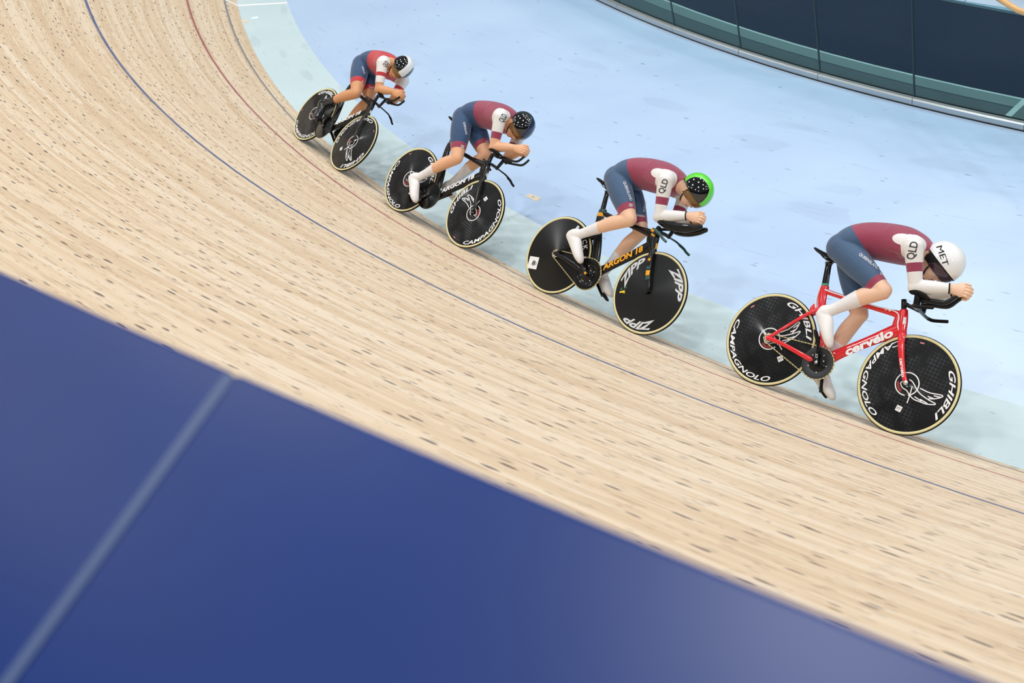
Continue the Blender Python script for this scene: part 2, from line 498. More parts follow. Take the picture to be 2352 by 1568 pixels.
# folding chairs on the infield whose feet show at the top edge
def infield_chair(x, y, rz, label):
    c = empty('folding_chair', mw=Matrix.Translation((x, y, 0)) @ Matrix.Rotation(rz, 4, 'Z'))
    tag(c, label, 'chair', 'metal chairs on the infield')
    for sx in (-1, 1):
        for a, b2 in (((sx * .2, -.2, 0), (sx * .2, .16, .46)), ((sx * .2, .2, 0), (sx * .2, -.2, .85))):
            V, F = tube([a, b2], 0.011, 10); mesh_ob('leg', V, F, STEEL, c, smooth=True)
    for nm, q in (('seat', [(-.2, -.2, .44), (.2, -.2, .44), (.2, .2, .46), (-.2, .2, .46)]), ('backrest', [(-.2, -.17, .68), (.2, -.17, .68), (.2, -.2, .86), (-.2, -.2, .86)])):
        V = q + [(p[0], p[1] + (.02 if nm == 'backrest' else 0), p[2] + (.02 if nm == 'seat' else 0)) for p in q]
        mesh_ob(nm, V, [(0, 3, 2, 1), (4, 5, 6, 7), (0, 1, 5, 4), (1, 2, 6, 5), (2, 3, 7, 6), (3, 0, 4, 7)], mat('grey_chair_shell', (168, 166, 190), 0.5), c)
infield_chair(6.45, 11.72, 0.6, 'metal chair whose feet show left of the timber handrail end')
infield_chair(6.78, 11.1, 0.5, 'metal chair half hidden behind the timber handrail bend')

# ------------------------------------------------------------------ outer parapet beside the camera
BLUE = mat('deep_blue_gloss_paint', (2, 50, 126), 0.36, var=0.12, var_scale=5, spec=0.45)
SEAM = mat('pale_joint_strip', (78, 98, 142), 0.45)
TOPZ = CAM_H - 0.6
def r_par(th):
    k = min(max(th, -0.83), -0.74)
    return 31.146 + 2.05 * (k + 0.767) + 1.3 * (th - k)
par = empty('wall_outer')
tag(par, 'out-of-focus deep blue parapet with a sloping top at the outer edge of the track', 'wall', kind='structure')
def par_panel(t0, t1):
    V, F = [], []
    n = 8
    for i in range(n + 1):
        th = t0 + (t1 - t0) * i / n
        r = r_par(th)
        rt, zt = track_rz(th, 7.0)
        sec = [(max(rt, 0) + 0.02, zt - 0.25), (r + 0.012, TOPZ - 0.03), (r, TOPZ - 0.015), (r, TOPZ - 0.004), (r + 0.006, TOPZ), (r + 0.75, TOPZ - 0.75 * 0.24), (r + 0.75, TOPZ - 1.2)]
        V += [pol(a, th, z) for a, z in sec]
    k = 7
    for i in range(n):
        for j in range(k - 1):
            a = i * k + j
            F.append((a, a + 1, a + k + 1, a + k))
    F.append(tuple(range(k))[::-1]); F.append(tuple(n * k + j for j in range(k)))
    mesh_ob('coping_panel', V, F, BLUE, par)
SEAM_T, SEAM_D = -0.7885, 0.058
for k in range(-4, 5):
    a = SEAM_T + k * SEAM_D
    par_panel(a + 0.0002, a + SEAM_D - 0.0002)
    V = []
    for d in (-0.00024, 0.00024):
        th = a + d
        r = r_par(th)
        V += [pol(r - 0.0005, th, TOPZ - 0.03), pol(r + 0.005, th, TOPZ + 0.001), pol(r + 0.74, th, TOPZ + 0.001 - 0.735 * 0.24)]
    mesh_ob('joint_strip', V, [(0, 1, 4, 3), (1, 2, 5, 4)], SEAM, par)

# the hall wall behind the spectator side, outside the frame but mirrored in the glossy paint
hw_V, hw_F = [], []
for i in range(41):
    th = -2.4 + 3.0 * i / 40
    for (r, z) in ((43.0, -1.0), (43.0, 8.0), (44.0, 13.0), (44.0, 19.0)):
        hw_V.append(pol(r, th, z))
for i in range(40):
    for j in range(3):
        a = i * 4 + j
        hw_F.append((a, a + 1, a + 5, a + 4))
o = mesh_ob('wall_hall', hw_V, hw_F, mat('dark_hall_cladding', (30, 34, 44), 0.8))
tag(o, 'dark cladding of the hall behind the outer parapet', 'wall', kind='structure')
# ------------------------------------------------------------------ modelling helpers for bicycles and riders
def V3(x, y, z): return np.array((x, y, z), float)

def catmull(P, sub):
    P = np.asarray(P, float)
    if len(P) == 2:
        t = np.linspace(0, 1, sub + 1)[:, None]
        return P[0] * (1 - t) + P[1] * t
    Q = np.vstack([2 * P[0] - P[1], P, 2 * P[-1] - P[-2]])
    out = []
    for i in range(1, len(Q) - 2):
        a, b, c, d = Q[i - 1], Q[i], Q[i + 1], Q[i + 2]
        for k in range(sub):
            t = k / sub
            out.append(0.5 * (2 * b + (c - a) * t + (2 * a - 5 * b + 4 * c - d) * t * t + (3 * b - a - 3 * c + d) * t ** 3))
    out.append(P[-1])
    return np.array(out)

def loft(st, hint=(0, 1, 0), n=16, sub=5, cap=0.6, power=2.0):
    """st: [(x, y, z, ra, rb), ...]; ra is the half size along the hint axis, rb across it. Closed surface."""
    S = catmull([list(s) for s in st], sub)
    P, RA, RB = S[:, :3], np.maximum(S[:, 3], 1e-4), np.maximum(S[:, 4], 1e-4)
    T = np.gradient(P, axis=0)
    T /= np.linalg.norm(T, axis=1)[:, None] + 1e-12
    rings = []
    h = np.asarray(hint, float)
    def ring(p, t, ra, rb):
        a = h - t * (h @ t); a /= np.linalg.norm(a) + 1e-12
        b = np.cross(t, a)
        w = 2 * np.pi * np.arange(n) / n
        c, s = np.cos(w), np.sin(w)
        if power != 2.0:
            c = np.sign(c) * np.abs(c) ** (2 / power); s = np.sign(s) * np.abs(s) ** (2 / power)
        return p + (c * ra)[:, None] * a + (s * rb)[:, None] * b
    m = 4
    r0, r1 = min(RA[0], RB[0]) * cap, min(RA[-1], RB[-1]) * cap
    for k in range(m, 0, -1):
        w = (k / m) * np.pi / 2 * 0.96
        rings.append(ring(P[0] - T[0] * r0 * np.sin(w), T[0], RA[0] * np.cos(w), RB[0] * np.cos(w)))
    for i in range(len(P)):
        rings.append(ring(P[i], T[i], RA[i], RB[i]))
    for k in range(1, m + 1):
        w = (k / m) * np.pi / 2 * 0.96
        rings.append(ring(P[-1] + T[-1] * r1 * np.sin(w), T[-1], RA[-1] * np.cos(w), RB[-1] * np.cos(w)))
    V = np.vstack(rings)
    F = []
    for i in range(len(rings) - 1):
        for k in range(n):
            F.append((i * n + k, i * n + (k + 1) % n, (i + 1) * n + (k + 1) % n, (i + 1) * n + k))
    F.append(tuple(range(n))[::-1])
    F.append(tuple((len(rings) - 1) * n + k for k in range(n)))
    return V, F

def ellipsoid(c, r, axes=None, nu=20, nv=14):
    A = np.eye(3) if axes is None else np.asarray(axes, float)
    V, F = [], []
    for i in range(nv + 1):
        ph = np.pi * i / nv
        for k in range(nu):
            w = 2 * np.pi * k / nu
            q = np.array((math.sin(ph) * math.cos(w) * r[0], math.sin(ph) * math.sin(w) * r[1], math.cos(ph) * r[2]))
            V.append(np.asarray(c) + q @ A)
    for i in range(nv):
        for k in range(nu):
            F.append((i * nu + k, (i + 1) * nu + k, (i + 1) * nu + (k + 1) % nu, i * nu + (k + 1) % nu))
    return np.array(V), F

class MB:
    def __init__(self): self.V, self.F, self.n = [], [], 0
    def add(self, VF):
        V, F = VF
        V = np.asarray([tuple(v) for v in V], float)
        self.V.append(V); self.F += [tuple(i + self.n for i in f) for f in F]; self.n += len(V)
        return self
    def build(self, name, m, parent=None, smooth=True):
        o = mesh_ob(name, np.vstack(self.V), self.F, m, parent, smooth)
        return o

def box(c, s, R=None):
    c = np.asarray(c, float)
    q = np.array([(x, y, z) for x in (-1, 1) for y in (-1, 1) for z in (-1, 1)], float) * np.asarray(s) / 2
    if R is not None: q = q @ np.asarray(R).T
    return q + c, [(0, 1, 3, 2), (4, 6, 7, 5), (0, 4, 5, 1), (2, 3, 7, 6), (0, 2, 6, 4), (1, 5, 7, 3)]

def lathe_y(prof, c, n=96, closed=False):
    """profile [(r, y)] turned about the y axis through c"""
    V, F = [], []
    m = len(prof)
    for k in range(n):
        w = 2 * PI * k / n
        for r, y in prof:
            V.append((c[0] + r * math.cos(w), c[1] + y, c[2] + r * math.sin(w)))
    for k in range(n):
        k2 = (k + 1) % n
        for j in range(m if closed else m - 1):
            j2 = (j + 1) % m
            F.append((k * m + j, k * m + j2, k2 * m + j2, k2 * m + j))
    return np.array(V), F

_text_cache = {}
def text_geo(s, shear=0.0, bold=0.0, sx=1.0, spacing=1.0):
    """flat lettering as triangles: height of capitals 1, centred on x, base line 0"""
    key = (s, shear, bold, sx, spacing)
    if key in _text_cache: return _text_cache[key]
    cu = bpy.data.curves.new('t', 'FONT')
    cu.body = s; cu.size = 1.0; cu.shear = shear; cu.offset = bold; cu.space_character = spacing
    cu.fill_mode = 'BOTH'; cu.resolution_u = 3
    ob = bpy.data.objects.new('t', cu)
    me = bpy.data.meshes.new_from_object(ob)
    V = np.array([v.co[:] for v in me.vertices]); F = [tuple(p.vertices) for p in me.polygons]
    bpy.data.objects.remove(ob); bpy.data.curves.remove(cu); bpy.data.meshes.remove(me)
    V = V[:, :2] / 0.69
    V[:, 0] *= sx
    V[:, 0] -= (V[:, 0].min() + V[:, 0].max()) / 2
    _text_cache[key] = (V, F)
    return V, F

def flat_text(name, s, m, parent, p0, p1, height, y, shear=0.0, bold=0.02, spacing=1.0, fit=True, yfun=None, thick=0.0006):
    """lettering lying in the side plane of the bicycle, from p0 to p1 (x, z), seen from the right"""
    V, F = text_geo(s, shear, bold, 1.0, spacing)
    p0, p1 = np.asarray(p0, float), np.asarray(p1, float)
    L = np.linalg.norm(p1 - p0); d = (p1 - p0) / L; nrm = np.array((-d[1], d[0]))
    sx = L / (V[:, 0].max() - V[:, 0].min()) if fit else height
    mid = (p0 + p1) / 2
    Q = mid + V[:, :1] * sx * d + (V[:, 1:2] - 0.5) * height * nrm
    W = np.column_stack([Q[:, 0], np.full(len(Q), y) if yfun is None else [yfun(q) for q in Q], Q[:, 1]])
    return mesh_ob(name, W, F, m, parent)

def arc_text(name, s, m, parent, c, ang, radius, height, yfun, outward=True, shear=0.0, bold=0.015, span=None, spacing=1.0):
    V, F = text_geo(s, shear, bold, 1.0, spacing)
    wid = V[:, 0].max() - V[:, 0].min()
    span = span if span is not None else wid * height / radius
    a0 = math.radians(ang)
    out = []
    for x, y in V:
        fr = x / wid
        if outward:
            w = a0 - fr * span; r = radius + (y - 0.5) * height
        else:
            w = a0 + fr * span; r = radius - (y - 0.5) * height
        out.append((c[0] + r * math.cos(w), c[1] + yfun(r), c[2] + r * math.sin(w)))
    return mesh_ob(name, out, F, m, parent)

def ribbon(pts, w, yfun, c, rot):
    """flat stroke on the disc; pts in (x, z) about the hub"""
    P = catmull([list(p) for p in pts], 4)
    T = np.gradient(P, axis=0); T /= np.linalg.norm(T, axis=1)[:, None] + 1e-9
    N = np.column_stack([-T[:, 1], T[:, 0]])
    V, F = [], []
    cr, sr = math.cos(rot), math.sin(rot)
    for i in range(len(P)):
        for s in (-1, 1):
            q = P[i] + N[i] * w / 2 * s
            x, z = q[0] * cr - q[1] * sr, q[0] * sr + q[1] * cr
            V.append((c[0] + x, c[1] + yfun(math.hypot(x, z)), c[2] + z))
    for i in range(len(P) - 1):
        F.append((2 * i, 2 * i + 1, 2 * i + 3, 2 * i + 2))
    return V, F

# ------------------------------------------------------------------ bicycle materials
def carbon(name, rgb, rough, check=0.35, scale=58.0, coat=0.6):
    m = bpy.data.materials.new(name)
    m.use_nodes = True
    nt = m.node_tree
    L = nt.links.new
    b = nt.nodes['Principled BSDF']
    tc = node(nt, 'ShaderNodeTexCoord')
    mp = node(nt, 'ShaderNodeMapping'); mp.inputs['Rotation'].default_value = (0, math.radians(40), 0); mp.inputs['Scale'].default_value = (1, 0, 1)
    L(tc.outputs['Object'], mp.inputs[0])
    ck = node(nt, 'ShaderNodeTexChecker'); ck.inputs['Scale'].default_value = scale
    c0 = lin(*rgb); c1 = tuple(min(1, x * (1 + check * 4)) for x in c0[:3]) + (1,)
    ck.inputs['Color1'].default_value = c0; ck.inputs['Color2'].default_value = c1
    L(mp.outputs[0], ck.inputs['Vector'])
    nz = node(nt, 'ShaderNodeTexNoise'); nz.inputs['Scale'].default_value = 9
    L(mp.outputs[0], nz.inputs['Vector'])
    nzr = node(nt, 'ShaderNodeMapRange'); nzr.inputs['From Min'].default_value = 0.42; nzr.inputs['From Max'].default_value = 0.66; L(nz.outputs['Fac'], nzr.inputs[0])
    mx = node(nt, 'ShaderNodeMix', data_type='RGBA'); L(nzr.outputs[0], mx.inputs['Factor'])
    mx.inputs['A'].default_value = c0; L(ck.outputs['Color'], mx.inputs['B'])
    L(mx.outputs['Result'], b.inputs['Base Color'])
    mr = node(nt, 'ShaderNodeMapRange'); mr.inputs['To Min'].default_value = rough; mr.inputs['To Max'].default_value = rough + 0.18
    L(ck.outputs['Fac'], mr.inputs[0]); L(mr.outputs[0], b.inputs['Roughness'])
    # lighter and darker reflections on the disc, painted into the colour as sectors
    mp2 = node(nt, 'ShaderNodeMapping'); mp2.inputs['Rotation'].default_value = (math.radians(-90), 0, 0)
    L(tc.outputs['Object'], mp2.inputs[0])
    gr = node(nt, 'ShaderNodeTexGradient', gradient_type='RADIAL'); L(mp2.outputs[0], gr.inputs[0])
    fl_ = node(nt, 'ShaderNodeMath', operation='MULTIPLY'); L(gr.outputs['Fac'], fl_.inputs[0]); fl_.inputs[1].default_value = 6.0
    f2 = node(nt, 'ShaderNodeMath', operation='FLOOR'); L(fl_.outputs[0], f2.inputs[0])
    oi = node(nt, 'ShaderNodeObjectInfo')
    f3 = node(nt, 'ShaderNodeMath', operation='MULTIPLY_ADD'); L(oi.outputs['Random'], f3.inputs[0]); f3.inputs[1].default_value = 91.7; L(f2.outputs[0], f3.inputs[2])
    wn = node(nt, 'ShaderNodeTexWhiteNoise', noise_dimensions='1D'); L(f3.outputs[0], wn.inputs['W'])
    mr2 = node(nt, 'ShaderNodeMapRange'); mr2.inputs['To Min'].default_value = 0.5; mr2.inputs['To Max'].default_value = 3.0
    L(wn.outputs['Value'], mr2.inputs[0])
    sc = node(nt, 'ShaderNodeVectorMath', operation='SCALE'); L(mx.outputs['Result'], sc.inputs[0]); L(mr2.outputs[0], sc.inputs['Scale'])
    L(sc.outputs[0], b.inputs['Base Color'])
    b.inputs['Coat Weight'].default_value = coat; b.inputs['Coat Roughness'].default_value = 0.06
    b.inputs['Specular IOR Level'].default_value = 0.2
    return m

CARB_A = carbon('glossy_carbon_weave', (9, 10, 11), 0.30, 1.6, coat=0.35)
CARB_B = mat('matt_grey_carbon', (22, 24, 25), 0.38, coat=0.3, coat_rough=0.15, spec=0.22)
CARB_C = mat('matt_black_carbon', (14, 15, 15), 0.36, coat=0.35, coat_rough=0.15, spec=0.22)
TYRE = mat('black_tread', (18, 18, 19), 0.7, spec=0.22)
TAN = mat('cream_sidewall', (226, 216, 164), 0.6)
WHITE = mat('white_print', (240, 241, 242), 0.5)
GREYP = mat('light_grey_print', (212, 216, 218), 0.5)
REDP = mat('red_print', (150, 40, 36), 0.5)
PINK = mat('pale_red_label', (216, 128, 128), 0.5)
ORANGE = mat('orange_yellow_print', (240, 168, 22), 0.5)
TEAL = mat('dark_teal_paint', (18, 70, 70), 0.4, coat=0.3)
MINT = mat('mint_green_band', (60, 160, 128), 0.5)
RED = mat('glossy_red_paint', (226, 8, 26), 0.28, coat=0.8, coat_rough=0.05)
BLACK = mat('satin_black_paint', (9, 10, 11), 0.36, coat=0.35, coat_rough=0.12, spec=0.22)
GLOSSB = mat('gloss_black', (7, 8, 8), 0.2, coat=0.8, spec=0.22)
MATTB = mat('matt_black_rubber', (14, 15, 16), 0.6, spec=0.22)
GUNM = mat('gunmetal_chainring', (58, 60, 62), 0.45, metal=0.6)
RINGB = mat('black_chainring', (14, 15, 15), 0.4, metal=0.3, coat=0.3, spec=0.22)
SILV = mat('polished_silver', (205, 205, 205), 0.25, metal=1.0)
GOLDCH = mat('gold_chain', (222, 206, 150), 0.35, metal=0.6)
GOLDCH2 = mat('gold_chain_inner_link', (170, 154, 108), 0.4, metal=0.6)
DARKCH = mat('dark_chain_link', (70, 66, 56), 0.4, metal=0.5)
YEL = mat('yellow_print', (236, 206, 40), 0.5)
GRN = mat('green_print', (40, 100, 66), 0.5)

RW = 0.335
def disc_y(r):
    return -(0.0105 + (0.312 - r) / 0.282 * 0.0165) - 0.0009

WING = dict(
    ring=[(0.155 * math.cos(a) * 0.47, 0.155 * math.sin(a) * 0.47) for a in np.linspace(math.radians(-45), math.radians(285), 40)],
)
def px(x, y): return ((x - 800) / 5.6 / 345.0, -(y - 778) / 5.6 / 345.0)
WSTROKES = [
    [px(825, 722), px(870, 755), (px(950, 880)), px(1060, 962), px(1150, 1008)],
    [px(962, 828), px(1080, 880), px(1225, 905), px(1222, 930), px(1130, 915)],
    [px(1140, 955), px(1215, 935)], [px(1140, 955), px(1060, 925)], [px(1070, 955), px(1140, 955)],
    [px(760, 740), px(722, 768), px(745, 825), px(800, 862), px(850, 930), px(900, 972), px(980, 1000), px(1050, 1022), px(1148, 1025), px(1150, 1005)],
    [px(900, 935), px(990, 990)], [px(970, 965), px(1060, 1015)],
    [px(866, 805), px(845, 910), px(815, 1020)],
]

def wheel(parent, x, kind, rot, label):
    c = (0.0, 0.0, 0.0)
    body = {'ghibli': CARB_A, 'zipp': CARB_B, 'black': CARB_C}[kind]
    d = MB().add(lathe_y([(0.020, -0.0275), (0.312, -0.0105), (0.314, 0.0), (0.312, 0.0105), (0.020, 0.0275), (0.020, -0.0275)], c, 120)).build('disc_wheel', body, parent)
    d.data.shade_smooth()
    # keep the rim edge crisp
    try:
        d.data.set_sharp_from_angle(angle=math.radians(40))
    except Exception:
        pass
    d['label'] = label
    d.location = (x, 0.0, RW)
    MB().add(lathe_y([(0.3285, -0.0108), (0.3325, -0.0065), (0.335, 0.0), (0.3325, 0.0065), (0.3285, 0.0108), (0.322, 0.004), (0.322, -0.004)], c, 120, True)).build('tyre_tread', TYRE, d)
    sw = MB()
    for s in (-1, 1):
        sw.add(lathe_y([(0.3115, s * 0.0102), (0.3125, s * 0.0115), (0.320, s * 0.0126), (0.3288, s * 0.0110), (0.327, s * 0.006), (0.314, s * 0.006)], c, 120, True))
    sw.build('tyre_sidewall', TAN, d)
    hub = MB()
    hub.add(lathe_y([(0.0, -0.058), (0.007, -0.058), (0.009, -0.05), (0.011, -0.045), (0.011, 0.045), (0.009, 0.05), (0.007, 0.058), (0.0, 0.058)], c, 20))
    hub.build('axle', SILV if kind == 'ghibli' else GLOSSB, d)
    R = math.radians(rot)
    if kind == 'ghibli':
        arc_text('rim_lettering', 'GHIBLI', WHITE, d, c, 90 + rot, 0.281, 0.036, disc_y, True, 0.3, 0.02, math.radians(70), 1.0)
        arc_text('rim_lettering', 'CAMPAGNOLO', WHITE, d, c, 270 + rot, 0.283, 0.033, disc_y, False, 0.3, 0.02, math.radians(126))
        lg = MB()
        r0 = math.radians(rot + 105)
        lg.add(ribbon([(0.0755 * math.cos(a), 0.0755 * math.sin(a)) for a in np.linspace(math.radians(-82), math.radians(262), 30)], 0.0075, disc_y, c, r0))
        for st in WSTROKES:
            lg.add(ribbon(st, 0.0068, lambda r: disc_y(r) - 0.0004, c, r0))
        lg.build('winged_emblem', WHITE, d, smooth=False)
        rd = MB(); rd.add(ribbon([(0.058 * math.cos(a), 0.058 * math.sin(a)) for a in np.linspace(math.radians(165), math.radians(235), 10)], 0.016, disc_y, c, r0)); rd.build('red_mark', REDP, d, smooth=False)
        a = math.radians(rot)
        q = MB()
        cx, cz = 0.168 * math.cos(a), 0.168 * math.sin(a)
        q.add(ribbon([(cx - .019 * math.cos(a + 1.4), cz - .019 * math.sin(a + 1.4)), (cx + .019 * math.cos(a + 1.4), cz + .019 * math.sin(a + 1.4))], 0.038, disc_y, c, 0)); q.build('number_sticker', WHITE, d, smooth=False)
        v = 'F7' if x > 0.5 else 'R7'
        tv, tf = text_geo(v, 0, 0.0)
        ca, sa = math.cos(a + 1.4), math.sin(a + 1.4)
        W = []
        for tx, ty in tv:
            u_, w_ = tx * 0.017, (ty - 0.5) * 0.017
            X, Z = cx + u_ * ca - w_ * sa, cz + u_ * sa + w_ * ca
            W.append((c[0] + X, disc_y(math.hypot(X, Z)) - 0.0006, c[2] + Z))
        mesh_ob('sticker_number', W, tf, MATTB, d)
        a = math.radians(rot + 180)
        q = MB(); q.add(ribbon([(0.285 * math.cos(a - .05), 0.285 * math.sin(a - .05)), (0.285 * math.cos(a + .05), 0.285 * math.sin(a + .05))], 0.009, disc_y, c, 0)); q.build('pink_label', PINK, d, smooth=False)
    elif kind == 'zipp':
        for k in range(3):
            arc_text('rim_lettering', 'ZIPP', GREYP, d, c, rot + 120 * k, 0.266, 0.060, disc_y, True, 0.5, 0.035, math.radians(66))
        e = MB()
        for dx, dz in ((-0.255, -0.055), (-0.222, -0.030)):
            e.add(ribbon([(dx - 0.009, dz), (dx + 0.009, dz)], 0.018, disc_y, c, 0))
        e.build('green_dots', GRN, d, smooth=False)
        e = MB(); e.add(ribbon([(-0.258, -0.085), (-0.235, -0.072), (-0.215, -0.060)], 0.014, disc_y, c, 0)); e.add(ribbon([(-0.232, -0.075), (-0.207, -0.074)], 0.009, disc_y, c, 0)); e.build('yellow_swoosh', YEL, d, smooth=False)
    else:
        word, angs = 'BLACKINC', (63, 52, 41.5, 31, 20, 2, -9, -20)
        for ch, an in zip(word, angs):
            arc_text('rim_letter', ch, WHITE, d, c, an + rot, 0.272, 0.040, disc_y, True, 0, 0.03)
        q = MB()
        a = math.radians(203 + rot)
        cx, cz = 0.252 * math.cos(a), 0.252 * math.sin(a)
        t = math.radians(100)
        ux, uz = math.cos(t), math.sin(t)
        P = [(cx - ux * .052, cz - uz * .052), (cx + ux * .052, cz + uz * .052)]
        q.add(ribbon(P, 0.105, disc_y, c, 0)); q.build('white_sticker', WHITE, d, smooth=False)
        tv, tf = text_geo('B', 0, 0.0)
        W = []
        for tx, ty in tv:
            u_, w_ = (ty - 0.5) * 0.042, -tx * 0.05
            X, Z = cx + 0.004 + u_ * ux + w_ * uz, cz + u_ * uz - w_ * ux
            W.append((c[0] + X, disc_y(math.hypot(X, Z)) - 0.0008, c[2] + Z))
        mesh_ob('monogram', W, tf, MATTB, d)
        q = MB()
        for o_ in (-0.008, 0.006):
            q.add(ribbon([(cx - .006 + ux * o_, cz + uz * o_), (cx + .042 + ux * o_, cz + .004 + uz * o_)], 0.004, lambda r: disc_y(r) - 0.0012, c, 0))
        q.build('monogram_bars', MATTB, d, smooth=False)
    return d

def stays(pts, mirror=True):
    return [pts] + ([[(x, -y, z, a, b) for x, y, z, a, b in pts]] if mirror else [])

def tube_side(p0, p1, w0, w1=None):
    return lambda q: -(w0 + 0.0008)

def bicycle(i, pose, cfg):
    A, X, U, wb = pose
    X, U = Vector(X), Vector(U); Lf = U.cross(X)
    mw = Matrix(((X.x, Lf.x, U.x, A[0]), (X.y, Lf.y, U.y, A[1]), (X.z, Lf.z, U.z, A[2]), (0, 0, 0, 1)))
    b = empty('track_bicycle', mw=mw)
    tag(b, cfg['label'], 'bicycle', 'track bicycles riding in line')
    PM = cfg['paint']
    bx, bz = cfg['bb']
    red = cfg['type'] == 'red'
    # frame
    f = MB()
    if red:
        f.add(loft([(.232, 0, .800, .015, .030), (.240, 0, .740, .016, .030), (.268, 0, .650, .017, .028), (.330, 0, .530, .018, .029), (.378, 0, .410, .021, .032), (bx, 0, bz, .032, .036)], n=20))
        f.add(loft([(.225, 0, .772, .014, .020), (.33, 0, .766, .014, .017), (.60, 0, .754, .015, .017), (.76, 0, .757, .017, .024), (.826, 0, .752, .019, .038)], n=18))
        f.add(loft([(.810, 0, .792, .021, .027), (.828, 0, .730, .022, .033), (.850, 0, .655, .023, .030), (.856, 0, .640, .022, .026)], n=20))
        f.add(loft([(.835, 0, .672, .020, .044), (.790, 0, .632, .020, .046), (.66, 0, .523, .020, .036), (.52, 0, .402, .021, .037), (.44, 0, .325, .026, .044), (bx, 0, bz + .005, .032, .036)], n=20))
        f.add(loft([(.79, 0, .735, .012, .022), (.80, 0, .69, .014, .03), (.81, 0, .65, .014, .03)], n=14))
    else:
        f.add(loft([(.228, 0, .810, .013, .034), (.236, 0, .745, .014, .036), (.272, 0, .640, .015, .040), (.330, 0, .520, .017, .042), (.374, 0, .405, .021, .040), (bx, 0, bz, .034, .037)], n=20))
        f.add(loft([(.235, 0, .790, .013, .024), (.33, 0, .782, .013, .019), (.58, 0, .772, .014, .020), (.73, 0, .770, .017, .030), (.805, 0, .765, .019, .048)], n=18))
        f.add(loft([(.790, 0, .808, .020, .036), (.800, 0, .745, .021, .058), (.828, 0, .680, .022, .045), (.848, 0, .648, .021, .030)], n=20))
        f.add(loft([(.825, 0, .690, .019, .046), (.770, 0, .638, .019, .044), (.64, 0, .512, .019, .035), (.51, 0, .390, .021, .036), (.43, 0, .315, .028, .042), (bx, 0, bz + .005, .034, .036)], n=20))
    f.add(lathe_y([(0, -.036), (.026, -.036), (.026, .036), (0, .036)], (bx, 0, bz), 24))
    jz = .625 if red else .585
    for s in (-1, 1):
        f.add(loft([(bx - .015, s * .030, bz + .002, .010, .020), (bx - .10, s * .050, bz + .015, .008, .017 if red else .022), (.12, s * .056, .325, .007, .014 if red else .018), (.012, s * .056, .334, .006, .016), (-.012, s * .056, .335, .005, .013)], n=14))
        f.add(loft([(.272 if red else .30, s * .010, jz + .03, .008, .016), (.20, s * .030, jz - .045, .007, .013), (.10, s * .050, .455, .006, .011), (.012, s * .055, .345, .006, .012)], n=14))
    if red:
        f.add(loft([(.215, 0, .655, .012, .016), (.205, 0, .625, .016, .018), (.225, 0, .60, .016, .018)], n=12))
    fo = f.build('frame', PM, b)
    # downtube lettering
    s0, s1 = cfg['dt_text']
    flat_text('downtube_lettering', cfg['word'], cfg['word_mat'], fo, s0, s1, cfg['word_h'], -0.0226, shear=0.3 if not red else 0.12, bold=0.045)
    if red:
        a = MB(); a.add(loft([(.709, -.0226, .5685, .0006, .0042), (.7205, -.0226, .584, .0006, .005)], n=8)); a.build('downtube_lettering', WHITE, fo)
    if red:
        a = MB()
        a.add(loft([(.205, 0, .80, .0155, .005), (.207, 0, .72, .0165, .006), (.222, 0, .655, .0175, .007), (.25, 0, .605, .0185, .006)], n=12))
        a.build('white_seat_stripe', WHITE, fo)
        a = MB()
        a.add(loft([(.245, -.0108, .778, .0052, .006), (.33, -.0115, .772, .0042, .005), (.60, -.0120, .765, .004, .004), (.775, -.0145, .765, .004, .005), (.812, -.0195, .69, .004, .005), (.832, -.0205, .655, .003, .003)], n=10))
        a.build('white_top_stripe', WHITE, fo)
        a = MB(); a.add(loft([(.840, -.012, .745, .012, .010), (.848, -.012, .705, .012, .010)], n=10, power=4)); a.build('head_badge', WHITE, fo)
        flat_text('model_mark', 'T4', WHITE, fo, (.69, .765), (.735, .766), .018, -.0165, shear=.2)
    elif cfg['type'] == 'green':
        for m_, t0, t1, w in ((TEAL, .815, .785, .0145), (ORANGE, .785, .755, .0150)):
            a = MB(); a.add(loft([(.230, 0, t0, w + .001, .036), (.236, 0, t1, w + .001, .0365)], n=20, cap=.1)); a.build('seat_cluster_band', m_, fo)
        a = MB(); a.add(loft([(.765, -.0205, .800, .002, .014), (.795, -.0205, .795, .002, .015)], n=10)); a.add(loft([(.785, -.0205, .765, .002, .008), (.82, -.0205, .758, .002, .008)], n=10)); a.build('orange_head_flash', ORANGE, fo)
        a = MB(); a.add(loft([(.861, -.004, .712, .012, .006), (.872, -.004, .672, .012, .006)], n=10)); a.build('head_badge', ORANGE, fo)
    else:
        a = MB(); a.add(loft([(.565, -.0085, .7915, .010, .004), (.605, -.0085, .7915, .010, .004)], n=10, power=4)); a.build('white_top_label', WHITE, fo)
        a = MB(); a.add(loft([(.868, -.004, .712, .011, .005), (.874, -.004, .685, .011, .005)], n=10)); a.build('head_badge', WHITE, fo)
    # fork
    f = MB()
    f.add(loft([(.846, 0, .668, .022, .026), (.858, 0, .645, .024, .028), (.866, 0, .628, .030, .026)], n=18))
    for s in (-1, 1):
        f.add(loft([(.866, s * .030, .640, .010, .026), (.885, s * .044, .585, .0085, .023), (.935, s * .050, .470, .0075, .019), (.988, s * .053, .375, .0065, .015), (wb, s * .054, .335, .006, .014)], n=14))
    fk = f.build('fork', PM, b)
